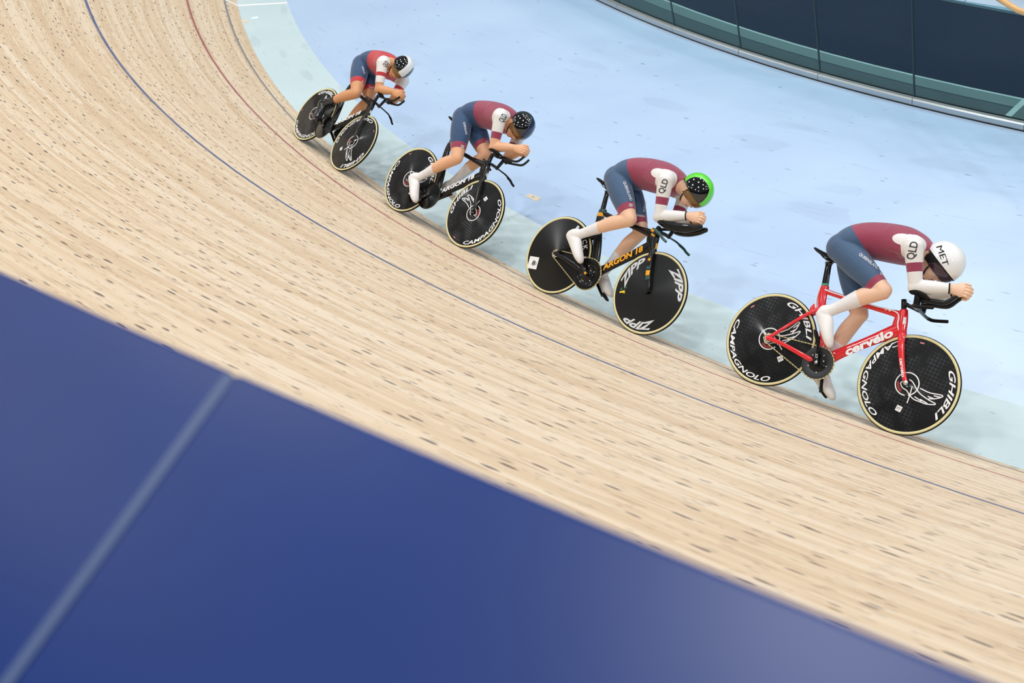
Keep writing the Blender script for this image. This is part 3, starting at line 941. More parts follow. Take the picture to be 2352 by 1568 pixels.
    if red:
        flat_text('fork_lettering', 'cervelo', WHITE, fk, (.930, .478), (.990, .366), .020, -.0605, bold=.03)
        MB().add(lathe_y([(0, -.066), (.014, -.066), (.016, -.060), (.016, -.055), (0, -.055)], (wb, 0, .335), 20)).build('fork_tip', SILV, fk)
    elif cfg['type'] == 'green':
        for m_, t0, t1 in ((TEAL, .520, .496), (ORANGE, .490, .452), (TEAL, .446, .420)):
            g_ = lambda z: .866 + (.668 - z) / (.668 - .335) * (wb - .846) * .93
            a = MB(); a.add(loft([(g_(t0) - .012, -.0585, t0, .0022, .019), (g_(t1) - .012, -.0600, t1, .0022, .0175)], n=10, cap=.1, power=4)); a.build('fork_band', m_, fk)
        a = MB(); zc = .572; xc = .890
        for k in range(6):
            w = PI * k / 3; a.add(loft([(xc, -.0535, zc, .002, .004), (xc + .014 * math.cos(w), -.0535, zc + .014 * math.sin(w), .002, .003)], n=8)); 
        a.build('orange_flower_mark', ORANGE, fk)
    # seat post and saddle
    sp = MB()
    sp.add(loft([(.232, 0, .790, .0105, .026), (.214, 0, .870, .0100, .024), (.198, 0, .945, .0105, .023), (.195, 0, .965, .014, .030)], n=16))
    po = sp.build('seatpost', GLOSSB, b)
    if red:
        a = MB(); a.add(loft([(.2285, 0, .806, .0115, .0268), (.2255, 0, .820, .0114, .0266)], n=16, cap=.05)); a.build('mint_band', MINT, po)
    sd = MB()
    sd.add(loft([(.065, 0, 1.035, .040, .008), (.085, 0, 1.028, .066, .012), (.13, 0, 1.016, .068, .014), (.19, 0, 1.008, .048, .014), (.25, 0, 1.004, .026, .013), (.325, 0, .998, .018, .010)], n=20))
    so = sd.build('saddle', MATTB, b)
    r_ = MB()
    for s in (-1, 1):
        r_.add(tube([(.10, s * .025, 1.018), (.15, s * .022, .988), (.22, s * .020, .982), (.29, s * .014, .994)], .0036, 8))
    r_.add(box((.195, 0, .982), (.04, .05, .016)))
    r_.build('saddle_rails', GLOSSB, so)
    # crankset
    ca = math.radians(cfg['crank'])
    rg = MB()
    rr = .112 if red else .130
    rg.add(lathe_y([(.030, -.0455), (rr - .003, -.0455), (rr + .002, -.0440), (rr - .003, -.0425), (.030, -.0425)], (bx, 0, bz), 72, True))
    ro = rg.build('chainring', GUNM if red else RINGB, b)
    if red or cfg['type'] == 'green':
        pl = MB(); pl.add(lathe_y([(.0, -.047), (.060, -.047), (.062, -.0455), (.0, -.0455)], (bx, 0, bz), 40)); pl.build('ring_carrier', RINGB, ro)
        for k in range(5):
            w = ca + PI + 2 * PI * k / 5
            MB().add(lathe_y([(.0, -.0495), (.0042, -.0495), (.0055, -.0465)], (bx + .066 * math.cos(w), 0, bz + .066 * math.sin(w)), 12)).build('ring_bolt', SILV, ro)
    else:
        pl = MB(); pl.add(lathe_y([(.0, -.058), (.04, -.056), (.09, -.049), (rr - .005, -.0456)], (bx, 0, bz), 60)); pl.build('ring_cover', GLOSSB, ro)
    for s, side in ((-1, 0), (1, PI)):
        w = ca + side
        dx, dz = math.cos(w), math.sin(w)
        cm = MB()
        y0 = .066 if s < 0 else .062
        cm.add(loft([(bx - dx * .014, s * y0, bz - dz * .014, .0085, .017), (bx + dx * .05, s * (y0 + .004), bz + dz * .05, .0075, .013), (bx + dx * .135, s * (y0 + .012), bz + dz * .135, .007, .012), (bx + dx * .176, s * (y0 + .016), bz + dz * .176, .007, .012)], n=14, power=3))
        co = cm.build('crank_arm', GLOSSB, b)
        if s < 0:
            MB().add(lathe_y([(.0, -.0775), (.0105, -.0775), (.0115, -.075), (.0, -.075)], (bx, 0, bz), 20)).build('crank_bolt', SILV if red else (ORANGE if cfg['type'] == 'green' else GLOSSB), co)
            if red:
                flat_text('crank_mark', 'CT', WHITE, co, (bx + dx * .028, bz + dz * .028), (bx + dx * .058, bz + dz * .058), .014, -.0795, bold=.02)
        pd = MB()
        pxx, pzz = bx + dx * .170, bz + dz * .170
        pd.add(tube([(pxx, s * (y0 + .015), pzz), (pxx, s * (y0 + .09), pzz)], .0055, 10))
        fd = cfg['foot_dir'][0 if s < 0 else 1]
        ex, ez = math.cos(math.radians(fd)), math.sin(math.radians(fd))
        pd.add(loft([(pxx - ex * .036, s * (y0 + .060), pzz - ez * .036, .030, .008), (pxx, s * (y0 + .060), pzz, .032, .010), (pxx + ex * .04, s * (y0 + .060), pzz + ez * .04, .022, .007)], n=14, power=3))
        pd.build('pedal', MATTB, b)
    # rear cog and chain
    cg = MB(); cg.add(lathe_y([(.012, -.046), (.030, -.0455), (.0325, -.044), (.030, -.0425), (.012, -.042)], (0, 0, RW), 32, True)); cg.build('rear_cog', SILV, b)
    d = np.array((bx, bz)) - np.array((0, RW)); D = np.linalg.norm(d); base = math.atan2(d[1], d[0]); r1, r2 = .0335, rr + .002
    beta = math.acos((r1 - r2) / D)
    pts = []
    for w in np.linspace(base + beta, base + 2 * PI - beta, 14): pts.append((r1 * math.cos(w), RW + r1 * math.sin(w)))
    for w in np.linspace(base - beta, base + beta, 60): pts.append((bx + r2 * math.cos(w), bz + r2 * math.sin(w)))
    pts.append(pts[0]); P = np.array(pts)
    seg = np.linalg.norm(np.diff(P, axis=0), axis=1); cum = np.concatenate([[0], np.cumsum(seg)]); N = int(cum[-1] / .0127) // 2 * 2
    ss = np.linspace(0, cum[-1], N + 1); Q = np.column_stack([np.interp(ss, cum, P[:, 0]), np.interp(ss, cum, P[:, 1])])
    for par_, m_, w_ in ((0, GOLDCH if cfg['type'] != 'black' else DARKCH, .0075), (1, GOLDCH2 if cfg['type'] != 'black' else DARKCH, .0055)):
        ch = MB()
        for k in range(par_, N, 2):
            a_, b_ = Q[k], Q[k + 1]; t = (b_ - a_) / np.linalg.norm(b_ - a_); mid = (a_ + b_) / 2
            Rm = np.array(((t[0], 0, -t[1]), (0, 1, 0), (t[1], 0, t[0])))
            ch.add(box((mid[0], -.044, mid[1]), (.0132, w_, .0066 if par_ == 0 else .0056), Rm))
        co = ch.build('chain' if par_ == 0 else 'chain_rollers', m_, b if par_ == 0 else co, smooth=False)
        co['kind'] = 'stuff'
    # cockpit
    if red:
        st = MB(); st.add(tube([(.812, 0, .785), (.783, 0, .862)], .0175, 18)); st.add(loft([(.795, 0, .838, .017, .016), (.85, 0, .828, .016, .013), (.902, 0, .823, .030, .018)], n=16)); st.build('stem', BLACK, b)
        bar = MB()
        bar.add(loft([(.928, .178, .812, .010, .010), (.912, .150, .815, .010, .016), (.902, .09, .820, .009, .018), (.900, 0, .823, .011, .019), (.902, -.09, .820, .009, .018), (.912, -.150, .815, .010, .016), (.928, -.178, .812, .010, .010)], hint=(0, 0, 1), n=14))
        bo = bar.build('base_bar', BLACK, b)
        for s in (-1, 1):
            MB().add(loft([(.918, s * .165, .813, .011, .012), (.955, s * .180, .812, .0115, .0115), (1.044, s * .180, .832, .0115, .0115)], n=14)).build('bar_grip', MATTB, bo)
            rz = MB(); rz.add(loft([(.902, s * .070, .828, .016, .022), (.892, s * .080, .895, .017, .022)], n=14, power=3.5)); rz.build('pad_riser', BLACK, bo)
            ex = MB(); ex.add(loft([(.888, s * .062, .878, .016, .012), (.95, s * .055, .889, .016, .016), (1.03, s * .047, .900, .015, .018), (1.068, s * .043, .915, .014, .016), (1.105, s * .038, .962, .013, .013), (1.135, s * .034, .995, .012, .012)], n=16)); ex.build('aero_extension', BLACK, b)
            pdm = MB(); pdm.add(loft([(.848, s * .092, .905, .036, .013), (.868, s * .096, .912, .044, .020), (.90, s * .092, .912, .044, .022), (.935, s * .086, .905, .036, .016), (.962, s * .082, .898, .02, .009)], n=16)); pdm.build('arm_pad', MATTB, b)
    else:
        gm = TEAL if cfg['type'] == 'green' else BLACK
        bar = MB()
        pts = [(.955, .180, .772, .009, .010), (.905, .168, .792, .008, .013), (.862, .11, .800, .007, .020), (.842, 0, .805, .009, .026)]
        full = pts + [(x, -y, z, a_, b_) for x, y, z, a_, b_ in pts[-2::-1]]
        bar.add(loft(full, hint=(0, 0, 1), n=14)); bo = bar.build('base_bar', gm, b)
        for s in (-1, 1):
            MB().add(loft([(.935, s * .177, .780, .0105, .011), (.985, s * .181, .763, .011, .011), (1.015, s * .180, .747, .0105, .0105), (1.053, s * .180, .733, .010, .010)], n=14)).build('bar_grip', gm if cfg['type'] == 'green' else MATTB, bo)
        st = MB()
        st.add(loft([(.806, 0, .800, .018, .022), (.797, 0, .850, .017, .020), (.800, 0, .888, .016, .022), (.83, 0, .905, .016, .018)], n=16) if cfg['type'] != 'green' else loft([(.806, 0, .800, .02, .024), (.818, 0, .832, .022, .026)], n=16))
        st.add(loft([(.85, 0, .803, .016, .014), (.90, 0, .798, .015, .014), (.935, 0, .792, .014, .014)], n=14)); st.add(loft([(.930, 0, .785, .012, .016), (.957, 0, .888, .014, .018)], n=14))
        if cfg['type'] == 'green': st.add(loft([(.82, 0, .82, .012, .012), (.88, 0, .84, .012, .012), (.95, 0, .855, .012, .012)], n=12))
        st.build('stem', BLACK, b)
        for s in (-1, 1):
            if cfg['type'] == 'green':
                ex = MB(); ex.add(loft([(.842, s * .094, .888, .030, .020), (.868, s * .092, .880, .036, .032), (.94, s * .080, .868, .036, .034), (1.04, s * .060, .884, .032, .036), (1.13, s * .048, .914, .026, .030), (1.195, s * .040, .946, .018, .018)], n=18)); eo = ex.build('forearm_tray', BLACK, b)
                MB().add(loft([(.845, s * .112, .905, .008, .030), (.872, s * .118, .912, .010, .042), (.912, s * .114, .896, .008, .028)], n=12)).build('tray_wing', BLACK, eo)
                if s < 0: MB().add(loft([(1.02, -.0885, .893, .0018, .003), (1.10, -.0765, .915, .0018, .003)], n=8)).build('white_tray_mark', WHITE, eo)
            else:
                ex = MB(); ex.add(tube([tuple(v) for v in catmull([(.90, s * .062, .878), (.955, s * .052, .884), (1.09, s * .043, .905), (1.150, s * .040, .922), (1.178, s * .038, .955), (1.195, s * .036, .99)], 5)], .0105, 12)); ex.build('aero_extension', BLACK, b)
                MB().add(loft([(.845, s * .092, .905, .030, .010), (.87, s * .096, .915, .042, .017), (.91, s * .090, .912, .042, .017), (.955, s * .080, .905, .03, .012), (.99, s * .07, .90, .016, .008)], n=16)).build('arm_pad', MATTB, b)
                MB().add(loft([(.90, s * .075, .898, .014, .016), (.94, s * .062, .880, .014, .014)], n=12)).build('pad_bracket', BLACK, b)
    wheel(b, 0.0, cfg['rw'][0], cfg['rw'][1], cfg['rwl'])
    wheel(b, wb, cfg['fw'][0], cfg['fw'][1], cfg['fwl'])
    return b, mw

POSES = [
    ((1.5257, 6.0108, 0.5552), (0.62531, -0.78005, -0.02266), (0.6293, 0.48688, 0.60574), 1.017),
    ((0.36, 7.8785, 0.4981), (0.55474, -0.83155, -0.02818), (0.6593, 0.41866, 0.62454), 0.9895),
    ((-0.7135, 9.8656, 0.5097), (0.49908, -0.86449, -0.05982), (0.73368, 0.38481, 0.56003), 0.98),
    ((-1.5942, 11.922, 0.535), (0.37581, -0.92649, -0.01958), (0.81187, 0.31898, 0.48899), 0.9689)]
gw = 'black carbon disc wheel with white rim lettering and winged emblem'
CFG = [
    dict(type='red', paint=RED, bb=(.405, .278), crank=105, foot_dir=(-58, -38), word='cervelo', word_mat=WHITE, word_h=.052, dt_text=((.548, .408), (.800, .632)), rw=('ghibli', -40), fw=('ghibli', -88), rwl=gw, fwl=gw,
         label='red track bicycle with black disc wheels leading the line'),
    dict(type='green', paint=BLACK, bb=(.388, .282), crank=141, foot_dir=(-44, -30), word='ARGON 18', word_mat=ORANGE, word_h=.042, dt_text=((.482, .372), (.770, .640)), rw=('black', 11), fw=('zipp', 38), rwl='black disc wheel with a white square sticker', fwl='grey disc wheel with three large light grey words',
         label='black track bicycle with orange lettering and dark teal bars, second in line'),
    dict(type='black', paint=BLACK, bb=(.378, .283), crank=223, foot_dir=(-45, -22), word='ARGON 18', word_mat=WHITE, word_h=.038, dt_text=((.462, .366), (.752, .640)), rw=('ghibli', -50), fw=('ghibli', 76), rwl=gw, fwl=gw,
         label='black track bicycle with white lettering, third in line'),
    dict(type='black', paint=BLACK, bb=(.375, .280), crank=157, foot_dir=(-50, -30), word='ARGON 18', word_mat=WHITE, word_h=.038, dt_text=((.455, .362), (.750, .640)), rw=('ghibli', 10), fw=('ghibli', -130), rwl=gw, fwl=gw,
         label='black track bicycle with white lettering, farthest back in the line'),
]
BIKES = [bicycle(i, POSES[i], CFG[i]) for i in range(4)]
# ------------------------------------------------------------------ riders
def remesh(V, F, voxel, smooth_it):
    me = bpy.data.meshes.new('tmp')
    me.from_pydata([tuple(v) for v in V], [], F)
    ob = bpy.data.objects.new('tmp', me)
    COL.objects.link(ob)
    r = ob.modifiers.new('r', 'REMESH'); r.mode = 'VOXEL'; r.voxel_size = voxel
    s = ob.modifiers.new('s', 'SMOOTH'); s.factor = 0.5; s.iterations = smooth_it
    t = ob.modifiers.new('t', 'TRIANGULATE')
    dg = bpy.context.evaluated_depsgraph_get()
    em = ob.evaluated_get(dg).to_mesh()
    n = len(em.vertices); co = np.empty(n * 3); em.vertices.foreach_get('co', co)
    m = len(em.polygons); ix = np.empty(m * 3, int); em.polygons.foreach_get('vertices', ix)
    ob.evaluated_get(dg).to_mesh_clear()
    bpy.data.objects.remove(ob); bpy.data.meshes.remove(me)
    return co.reshape(-1, 3), ix.reshape(-1, 3)

def cut(V, T, fun, snap=6e-4):
    """split triangles along fun(V) = 0"""
    f = fun(V)
    f = np.where(f > 0, np.maximum(f, snap), np.minimum(f, -snap))
    sg = f > 0
    ts = sg[T]
    cr = ~(ts.all(1) | (~ts).all(1))
    if not cr.any(): return V, T
    keep = T[~cr]
    newV, emap, out = [], {}, []
    n0 = len(V)
    def ed(a, b):
        k = (a, b) if a < b else (b, a)
        if k not in emap:
            t = f[k[0]] / (f[k[0]] - f[k[1]])
            newV.append(V[k[0]] * (1 - t) + V[k[1]] * t)
            emap[k] = n0 + len(newV) - 1
        return emap[k]
    for a, b, c in T[cr]:
        while not (sg[b] == sg[c] and sg[a] != sg[b]):
            a, b, c = b, c, a
        p, q = ed(a, b), ed(a, c)
        out += [(a, p, q), (p, b, c), (p, c, q)]
    return np.vstack([V, np.array(newV)]), np.vstack([keep, np.array(out)])

def vnormals(V, T):
    n = np.cross(V[T[:, 1]] - V[T[:, 0]], V[T[:, 2]] - V[T[:, 0]])
    N = np.zeros_like(V)
    for k in range(3): np.add.at(N, T[:, k], n)
    return N / (np.linalg.norm(N, axis=1)[:, None] + 1e-12)

def shell(name, V, T, N, mask, eps, mats, mi, parent, label=None):
    """garment: the chosen triangles of the body lifted off the skin, with turned-in hems"""
    t = T[mask]
    used = np.unique(t)
    remap = -np.ones(len(V), int); remap[used] = np.arange(len(used))
    W = V[used] + N[used] * eps
    F = [tuple(x) for x in remap[t]]
    idx = list(mi[mask])
    cnt = {}
    for a, b, c in t:
        for e in ((a, b), (b, c), (c, a)):
            k = (min(e), max(e)); cnt[k] = None if k in cnt else (e, len(cnt))
    own = {}
    for j, (a, b, c) in enumerate(t):
        for e in ((a, b), (b, c), (c, a)): own[e] = j
    bnd = [v[0] for v in cnt.values() if v is not None]
    low = {}
    W = list(W)
    for a, b in bnd:
        for x in (a, b):
            if x not in low:
                low[x] = len(W); W.append(V[x] - N[x] * 0.001)
        F.append((remap[b], remap[a], low[a], low[b])); idx.append(idx[own[(a, b)]])
    o = mesh_ob(name, W, F, mats, parent, smooth=True)
    o.data.polygons.foreach_set('material_index', np.array(idx, dtype=np.int32))
    if label: o['label'] = label
    return o

def segdist(P, a, b):
    ab = b - a
    t = np.clip(((P - a) @ ab) / (ab @ ab), 0, 1)
    return np.linalg.norm(P - (a + t[:, None] * ab), axis=1), t

SKIN = [mat('skin_%d' % i, c, 0.5, sss=0.12, var=0.05, var_scale=14) for i, c in enumerate(((240, 198, 168), (240, 196, 164), (234, 180, 142), (218, 158, 112)))]
NAVYF = mat('navy_suit_fabric', (58, 88, 122), 0.68, sheen=0.3, var=0.04, var_scale=40)
NAVYF4 = mat('dark_blue_suit_fabric', (38, 72, 112), 0.68, sheen=0.3, var=0.04, var_scale=40)
MAROON = mat('maroon_suit_fabric', (150, 50, 80), 0.68, sheen=0.4, var=0.04, var_scale=40)
REDF = mat('red_suit_fabric', (196, 42, 54), 0.68, sheen=0.3, var=0.04, var_scale=40)
WHITEF = mat('white_suit_fabric', (236, 234, 232), 0.6, sheen=0.1, var=0.02, var_scale=60)
SOCKW = mat('white_sock_fabric', (232, 230, 230), 0.7, var=0.03, var_scale=80)
SHOEB = mat('black_shoe_cover', (24, 26, 30), 0.22, coat=0.5)
INK = mat('charcoal_lettering', (52, 54, 58), 0.6)
PALEINK = mat('pale_grey_lettering', (214, 216, 218), 0.6)
HWHITE = mat('white_helmet_shell', (236, 238, 238), 0.3, coat=0.3)
HLIME = mat('lime_green_helmet_shell', (104, 226, 62), 0.25, coat=0.6)
HDARK = mat('dark_gunmetal_helmet_shell', (40, 50, 52), 0.18, coat=0.9)
HNAVY = mat('navy_helmet_shell', (28, 44, 76), 0.2, coat=0.8)
HBLACK = mat('gloss_black_visor_panel', (16, 18, 18), 0.1, coat=1.0)
def wrinkle(m):
    nt = m.node_tree
    tc = node(nt, 'ShaderNodeTexCoord'); nz = node(nt, 'ShaderNodeTexNoise'); nz.inputs['Scale'].default_value = 11.0; nz.inputs['Detail'].default_value = 2.0; nz.inputs['Distortion'].default_value = 0.8
    mp = node(nt, 'ShaderNodeMapping'); mp.inputs['Scale'].default_value = (1.0, 0.6, 2.2)
    bp = node(nt, 'ShaderNodeBump'); bp.inputs['Strength'].default_value = 0.22; bp.inputs['Distance'].default_value = 0.012
    nt.links.new(tc.outputs['Object'], mp.inputs[0]); nt.links.new(mp.outputs[0], nz.inputs['Vector'])
    nt.links.new(nz.outputs['Fac'], bp.inputs['Height']); nt.links.new(bp.outputs[0], nt.nodes['Principled BSDF'].inputs['Normal'])
for _m in (NAVYF, NAVYF4, MAROON, REDF, WHITEF, SOCKW): wrinkle(_m)
def lens(name, rgb, alpha, metal=0.3):
    m = mat(name, rgb, 0.08, metal=metal, coat=0.6)
    m.node_tree.nodes['Principled BSDF'].inputs['Alpha'].default_value = alpha
    return m
LENSD = lens('dark_violet_lens', (62, 44, 58), 0.86)
LENSG = lens('amber_lens', (132, 98, 52), 0.86)
LIP = mat('lips', (176, 96, 92), 0.5)

_fine = {}
def fine_text(s, shear, bold):
    k = (s, shear, bold)
    if k not in _fine:
        V, F = text_geo(s, shear, bold)
        bm = bmesh.new()
        vs = [bm.verts.new((x, y, 0)) for x, y in V]
        for f in F:
            try: bm.faces.new([vs[j] for j in f])
            except ValueError: pass
        bmesh.ops.triangulate(bm, faces=bm.faces[:])
        for _ in range(3):
            lg = [e for e in bm.edges if e.calc_length() > 0.16]
            if not lg: break
            bmesh.ops.subdivide_edges(bm, edges=lg, cuts=1)
            bmesh.ops.triangulate(bm, faces=bm.faces[:])
        bm.verts.index_update()
        _fine[k] = (np.array([v.co[:2] for v in bm.verts]), [tuple(v.index for v in f.verts) for f in bm.faces])
        bm.free()
    return _fine[k]

def hand(mb, W, K, s, shift=0.0):
    """one closed hand: wrist W, knuckle centre K, thumb on top; s = -1 right, +1 left"""
    W, K = np.asarray(W), np.asarray(K)
    d = (K - W); d /= np.linalg.norm(d)
    up = np.array((0, 0, 1.0)); up -= d * (up @ d); up /= np.linalg.norm(up)
    inn = np.array((0, -s * 1.0, 0.0))      # towards the other hand
    L = np.linalg.norm(K - W)
    mb.add(loft([(*(W - d * .02), .026, .030), (*(W + d * L * .35), .021, .038), (*(W + d * L * .75), .020, .044), (*(K + d * .004), .017, .042)], hint=(0, 1, 0), n=16))
    for j, (h, l1, l2, r) in enumerate(((.031, .046, .034, .0098), (.0105, .050, .037, .0102), (-.0105, .047, .035, .0098), (-.030, .038, .029, .0086))):
        p0 = K + up * h - d * .012
        p1 = p0 + d * l1 + inn * .004
        p2 = p1 + d * .012 + inn * .028 - up * .004
        p3 = p2 - d * l2 * .75 + inn * .012 - up * .003
        mb.add(loft([(*p0, r * 1.05, r * 1.05), (*((p0 + p1) / 2 + inn * -.003), r, r), (*p1, r * 1.04, r * 1.04), (*p2, r * .95, r * .95), (*p3, r * .86, r * .86)], hint=tuple(up), n=10, sub=4, cap=0.9))
    t0 = W + d * L * .45 + up * .030 + inn * .006
    t1 = W + d * L * .95 + up * .050 + inn * .020
    t2 = t1 + d * .030 + inn * .012 + up * .002
    mb.add(loft([(*t0, .013, .014), (*t1, .0115, .0115), (*t2, .0092, .0092)], hint=(0, 1, 0), n=10, cap=0.9))

def person(i, bike, mw, r):
    P = {k: np.array(v, float) for k, v in r['j'].items()}
    mb = MB(); hb = MB()
    segs = []
    def seg(nm, a, b, ra, rb): segs.append((nm, np.array(a, float), np.array(b, float), ra, rb))
    # torso
    dh = np.array((P['hipR'][0] - .275, 0, P['hipR'][2] - 1.07)); ds = np.array((P['shR'][0] - .775, 0, P['shR'][2] - 1.19))
    lean_y = r.get('lean_y', 0.0)
    tors = [(.252, 0, 1.046, .115, .078), (.274, 0, 1.088, .150, .106), (.316, 0, 1.136, .160, .119), (.376, 0, 1.170, .156, .123), (.455, 0, 1.194, .150, .124), (.56, 0, 1.206, .160, .128), (.67, 0, 1.212, .172, .124), (.755, 0, 1.212, .150, .102), (.815, 0, 1.205, .095, .072)]
    st = []
    for x, y, z, a, b_ in tors:
        t = min(max((x - .25) / .53, 0), 1)
        o_ = dh * (1 - t) + ds * t
        st.append((x + o_[0], y + lean_y * t, z + o_[2], a, b_))
    mb.add(loft(st, n=28, sub=6, cap=0.7))
    for a, b_ in zip(st[:-1], st[1:]): seg('torso', a[:3], b_[:3], (a[3] + a[4]) / 2, (b_[3] + b_[4]) / 2)
    tilt = r['tilt']
    O = P['O']
    u_h = np.array((math.cos(tilt), 0, math.sin(tilt))); f_h = np.array((math.sin(tilt), 0, -math.cos(tilt))); c_h = np.array((0, 1.0, 0))
    yw = r.get('yaw', 0.0)
    f_h, c_h = f_h * math.cos(yw) - c_h * math.sin(yw), c_h * math.cos(yw) + f_h * math.sin(yw)
    H = lambda p, q, c=0.0: O + u_h * p + f_h * q + c_h * c
    nk0 = np.array(st[-1][:3]) + np.array((-.02, 0, 0)); nk1 = H(.06, -.025)
    mb.add(loft([(*nk0, .085, .075), (*((nk0 + nk1) / 2 + np.array((0, 0, .004))), .062, .060), (*nk1, .056, .058)], n=18))
    seg('neck', nk0, nk1, .07, .056)
    # head
    AX = np.array((u_h, f_h, c_h))
    mb.add(ellipsoid(H(.145, -.008), (.092, .098, .078), AX, 24, 16))
    mb.add(ellipsoid(H(.072, .034), (.070, .056, .058), AX))
    mb.add(ellipsoid(H(.018, .058), (.022, .024, .030), AX, 14, 10))          # chin
    mb.add(ellipsoid(H(.060, -.005), (.055, .055, .060), AX))                  # jaw and nape
    mb.add(loft([(*H(.128, .086), .009, .010), (*H(.105, .098), .011, .011), (*H(.088, .107), .015, .011)], hint=tuple(c_h), n=12))
    for s in (-1, 1):
        mb.add(ellipsoid(H(.085, .100, s * .010), (.008, .009, .008), AX, 10, 8))
        mb.add(ellipsoid(H(.090, .062, s * .040), (.030, .024, .020), AX, 14, 10))
        mb.add(ellipsoid(H(.135, .080, s * .030), (.011, .012, .024), AX, 12, 8))   # brows
        mb.add(ellipsoid(H(.105, -.012, s * .077), (.030, .018, .010), AX, 12, 8))  # ears
    mb.add(ellipsoid(H(.062, .090), (.0065, .008, .024), AX, 12, 8))
    mb.add(ellipsoid(H(.047, .086), (.007, .009, .021), AX, 12, 8))
    seg('head', H(.03, .02), H(.16, -.01), .075, .09)
    for s, S in ((-1, 'R'), (1, 'L')):
        hip, kn, an = P['hip' + S], P['knee' + S], P['ank' + S]
        he, ba, to = P['heel' + S], P['ball' + S], P['toe' + S]
        mb.add(ellipsoid(hip + np.array((-.006, -s * .008, .004)), (.100, .082, .100)))
        d = kn - hip
        q = lambda t, off=0.0: hip + d * t + np.array((0, 0, 0)) + nrm * off
        nrm = np.cross(d, (0, 1, 0)); nrm /= np.linalg.norm(nrm)
        if nrm[0] < 0: nrm = -nrm
        mb.add(loft([(*q(-.04), .080, .088), (*q(.18, .004), .088, .098), (*q(.42, .006), .086, .096), (*q(.68, .005), .073, .080), (*q(.87, .004), .061, .066), (*q(1.0, .004), .056, .060)], n=20, sub=5))
        seg('thigh' + S, hip, kn, .092, .060)
        mb.add(ellipsoid(kn + nrm * .012, (.052, .050, .052)))
        d2 = an - kn; n2 = np.cross(d2, (0, 1, 0)); n2 /= np.linalg.norm(n2)
        back = -n2 if n2 @ np.array((1, 0, 0)) > 0 or n2[2] > 0 else n2
        if back @ (hip - an) < 0: pass
        # calf bulges away from the kneecap side
        back = -(nrm + (hip - kn) * -0.0); bk = back - d2 * (back @ d2) / (d2 @ d2); bk /= np.linalg.norm(bk)
        bk = bk if bk @ (hip - kn) > 0 or True else -bk
        side = n2 if n2 @ (hip - kn) > 0 else -n2
        w = lambda t, off=0.0: kn + d2 * t + side * off
        mb.add(loft([(*w(-.03), .054, .056), (*w(.10, .004), .054, .056), (*w(.30, .014), .054, .060), (*w(.52, .011), .048, .052), (*w(.75, .004), .038, .041), (*w(.93), .033, .038), (*w(1.02), .034, .040)], n=18, sub=5))
        seg('shin' + S, kn, an, .056, .036)
        fd = (to - he); fd /= np.linalg.norm(fd)
        mb.add(loft([(*he, .033, .036), (*(he * .6 + an * .4), .037, .048), (*an, .036, .044)], n=14))
        mid = (an * .5 + ba * .5) * .85 + he * .15
        mb.add(loft([(*(he + fd * .004), .034, .036), (*(he * .62 + ba * .38 + (an - he) * .22), .038, .052), (*(he * .3 + ba * .7 + (an - he) * .12), .044, .045), (*ba, .047, .037), (*(ba * .45 + to * .55), .043, .029), (*(to - fd * .012), .032, .020)], n=18, sub=5, cap=0.9))
        seg('foot' + S, he * .5 + an * .5, to, .04, .022)
        sh, el, wr, kk = P['shR'].copy(), P['elbR'].copy(), P['wriR'].copy(), P['knuR'].copy()
        for v_ in (sh, el, wr, kk): v_[1] *= -s
        sh[1] += lean_y
        if s > 0: kk = kk + np.array((-.012, 0, -.006))
        mb.add(ellipsoid(sh + np.array((-.010, s * -.012, .0)), (.074, .062, .074)))
        cl = np.array(st[-2][:3]); mb.add(loft([(*(cl + np.array((0, s * .07, .012))), .06, .075), (*(sh + np.array((-.005, 0, .002))), .055, .066)], hint=(0, 0, 1), n=16))
        pe = np.array(st[-3][:3]); mb.add(loft([(*(pe + np.array((0.02, s * .09, -.035))), .07, .065), (*(sh + np.array((.0, 0, -.02))), .05, .055)], hint=(0, 0, 1), n=16))
        lt = np.array(st[-4][:3]); mb.add(loft([(*(lt + np.array((0, s * .11, .01))), .05, .09), (*(sh + np.array((-.05, -s * .015, .0))), .045, .07)], hint=(0, 1, 0), n=16))
        de = el - sh
        mb.add(loft([(*(sh), .058, .064), (*(sh + de * .3), .052, .057), (*(sh + de * .62), .045, .049), (*(sh + de * .9), .041, .044), (*(el), .041, .043)], n=18))
        seg('arm' + S, sh, el, .060, .044)
        mb.add(ellipsoid(el + np.array((-.006, 0, -.006)), (.042, .040, .042)))
        dw = wr - el
        mb.add(loft([(*(el - dw * .02), .042, .043), (*(el + dw * .28), .043, .047), (*(el + dw * .6), .038, .042), (*(el + dw * .9), .030, .034), (*wr, .027, .032)], n=18))
        seg('fore' + S, el, wr, .045, .030)
        hand(hb, wr, kk, s)
        seg('hand' + S, wr, kk + (kk - wr) * .6, .035, .035)
    V, T = remesh(np.vstack(mb.V), mb.F, r['voxel'], 9)
    V2, T2 = remesh(np.vstack(hb.V), hb.F, .0032, 2)
    T = np.vstack([T, T2 + len(V)]); V = np.vstack([V, V2])
    # garment boundaries
    c = r['c']
    def plane(o_, n_): 
        o_, n_ = np.asarray(o_, float), np.asarray(n_, float); n_ = n_ / np.linalg.norm(n_)
        return lambda X: (X - o_) @ n_
    cuts = {}
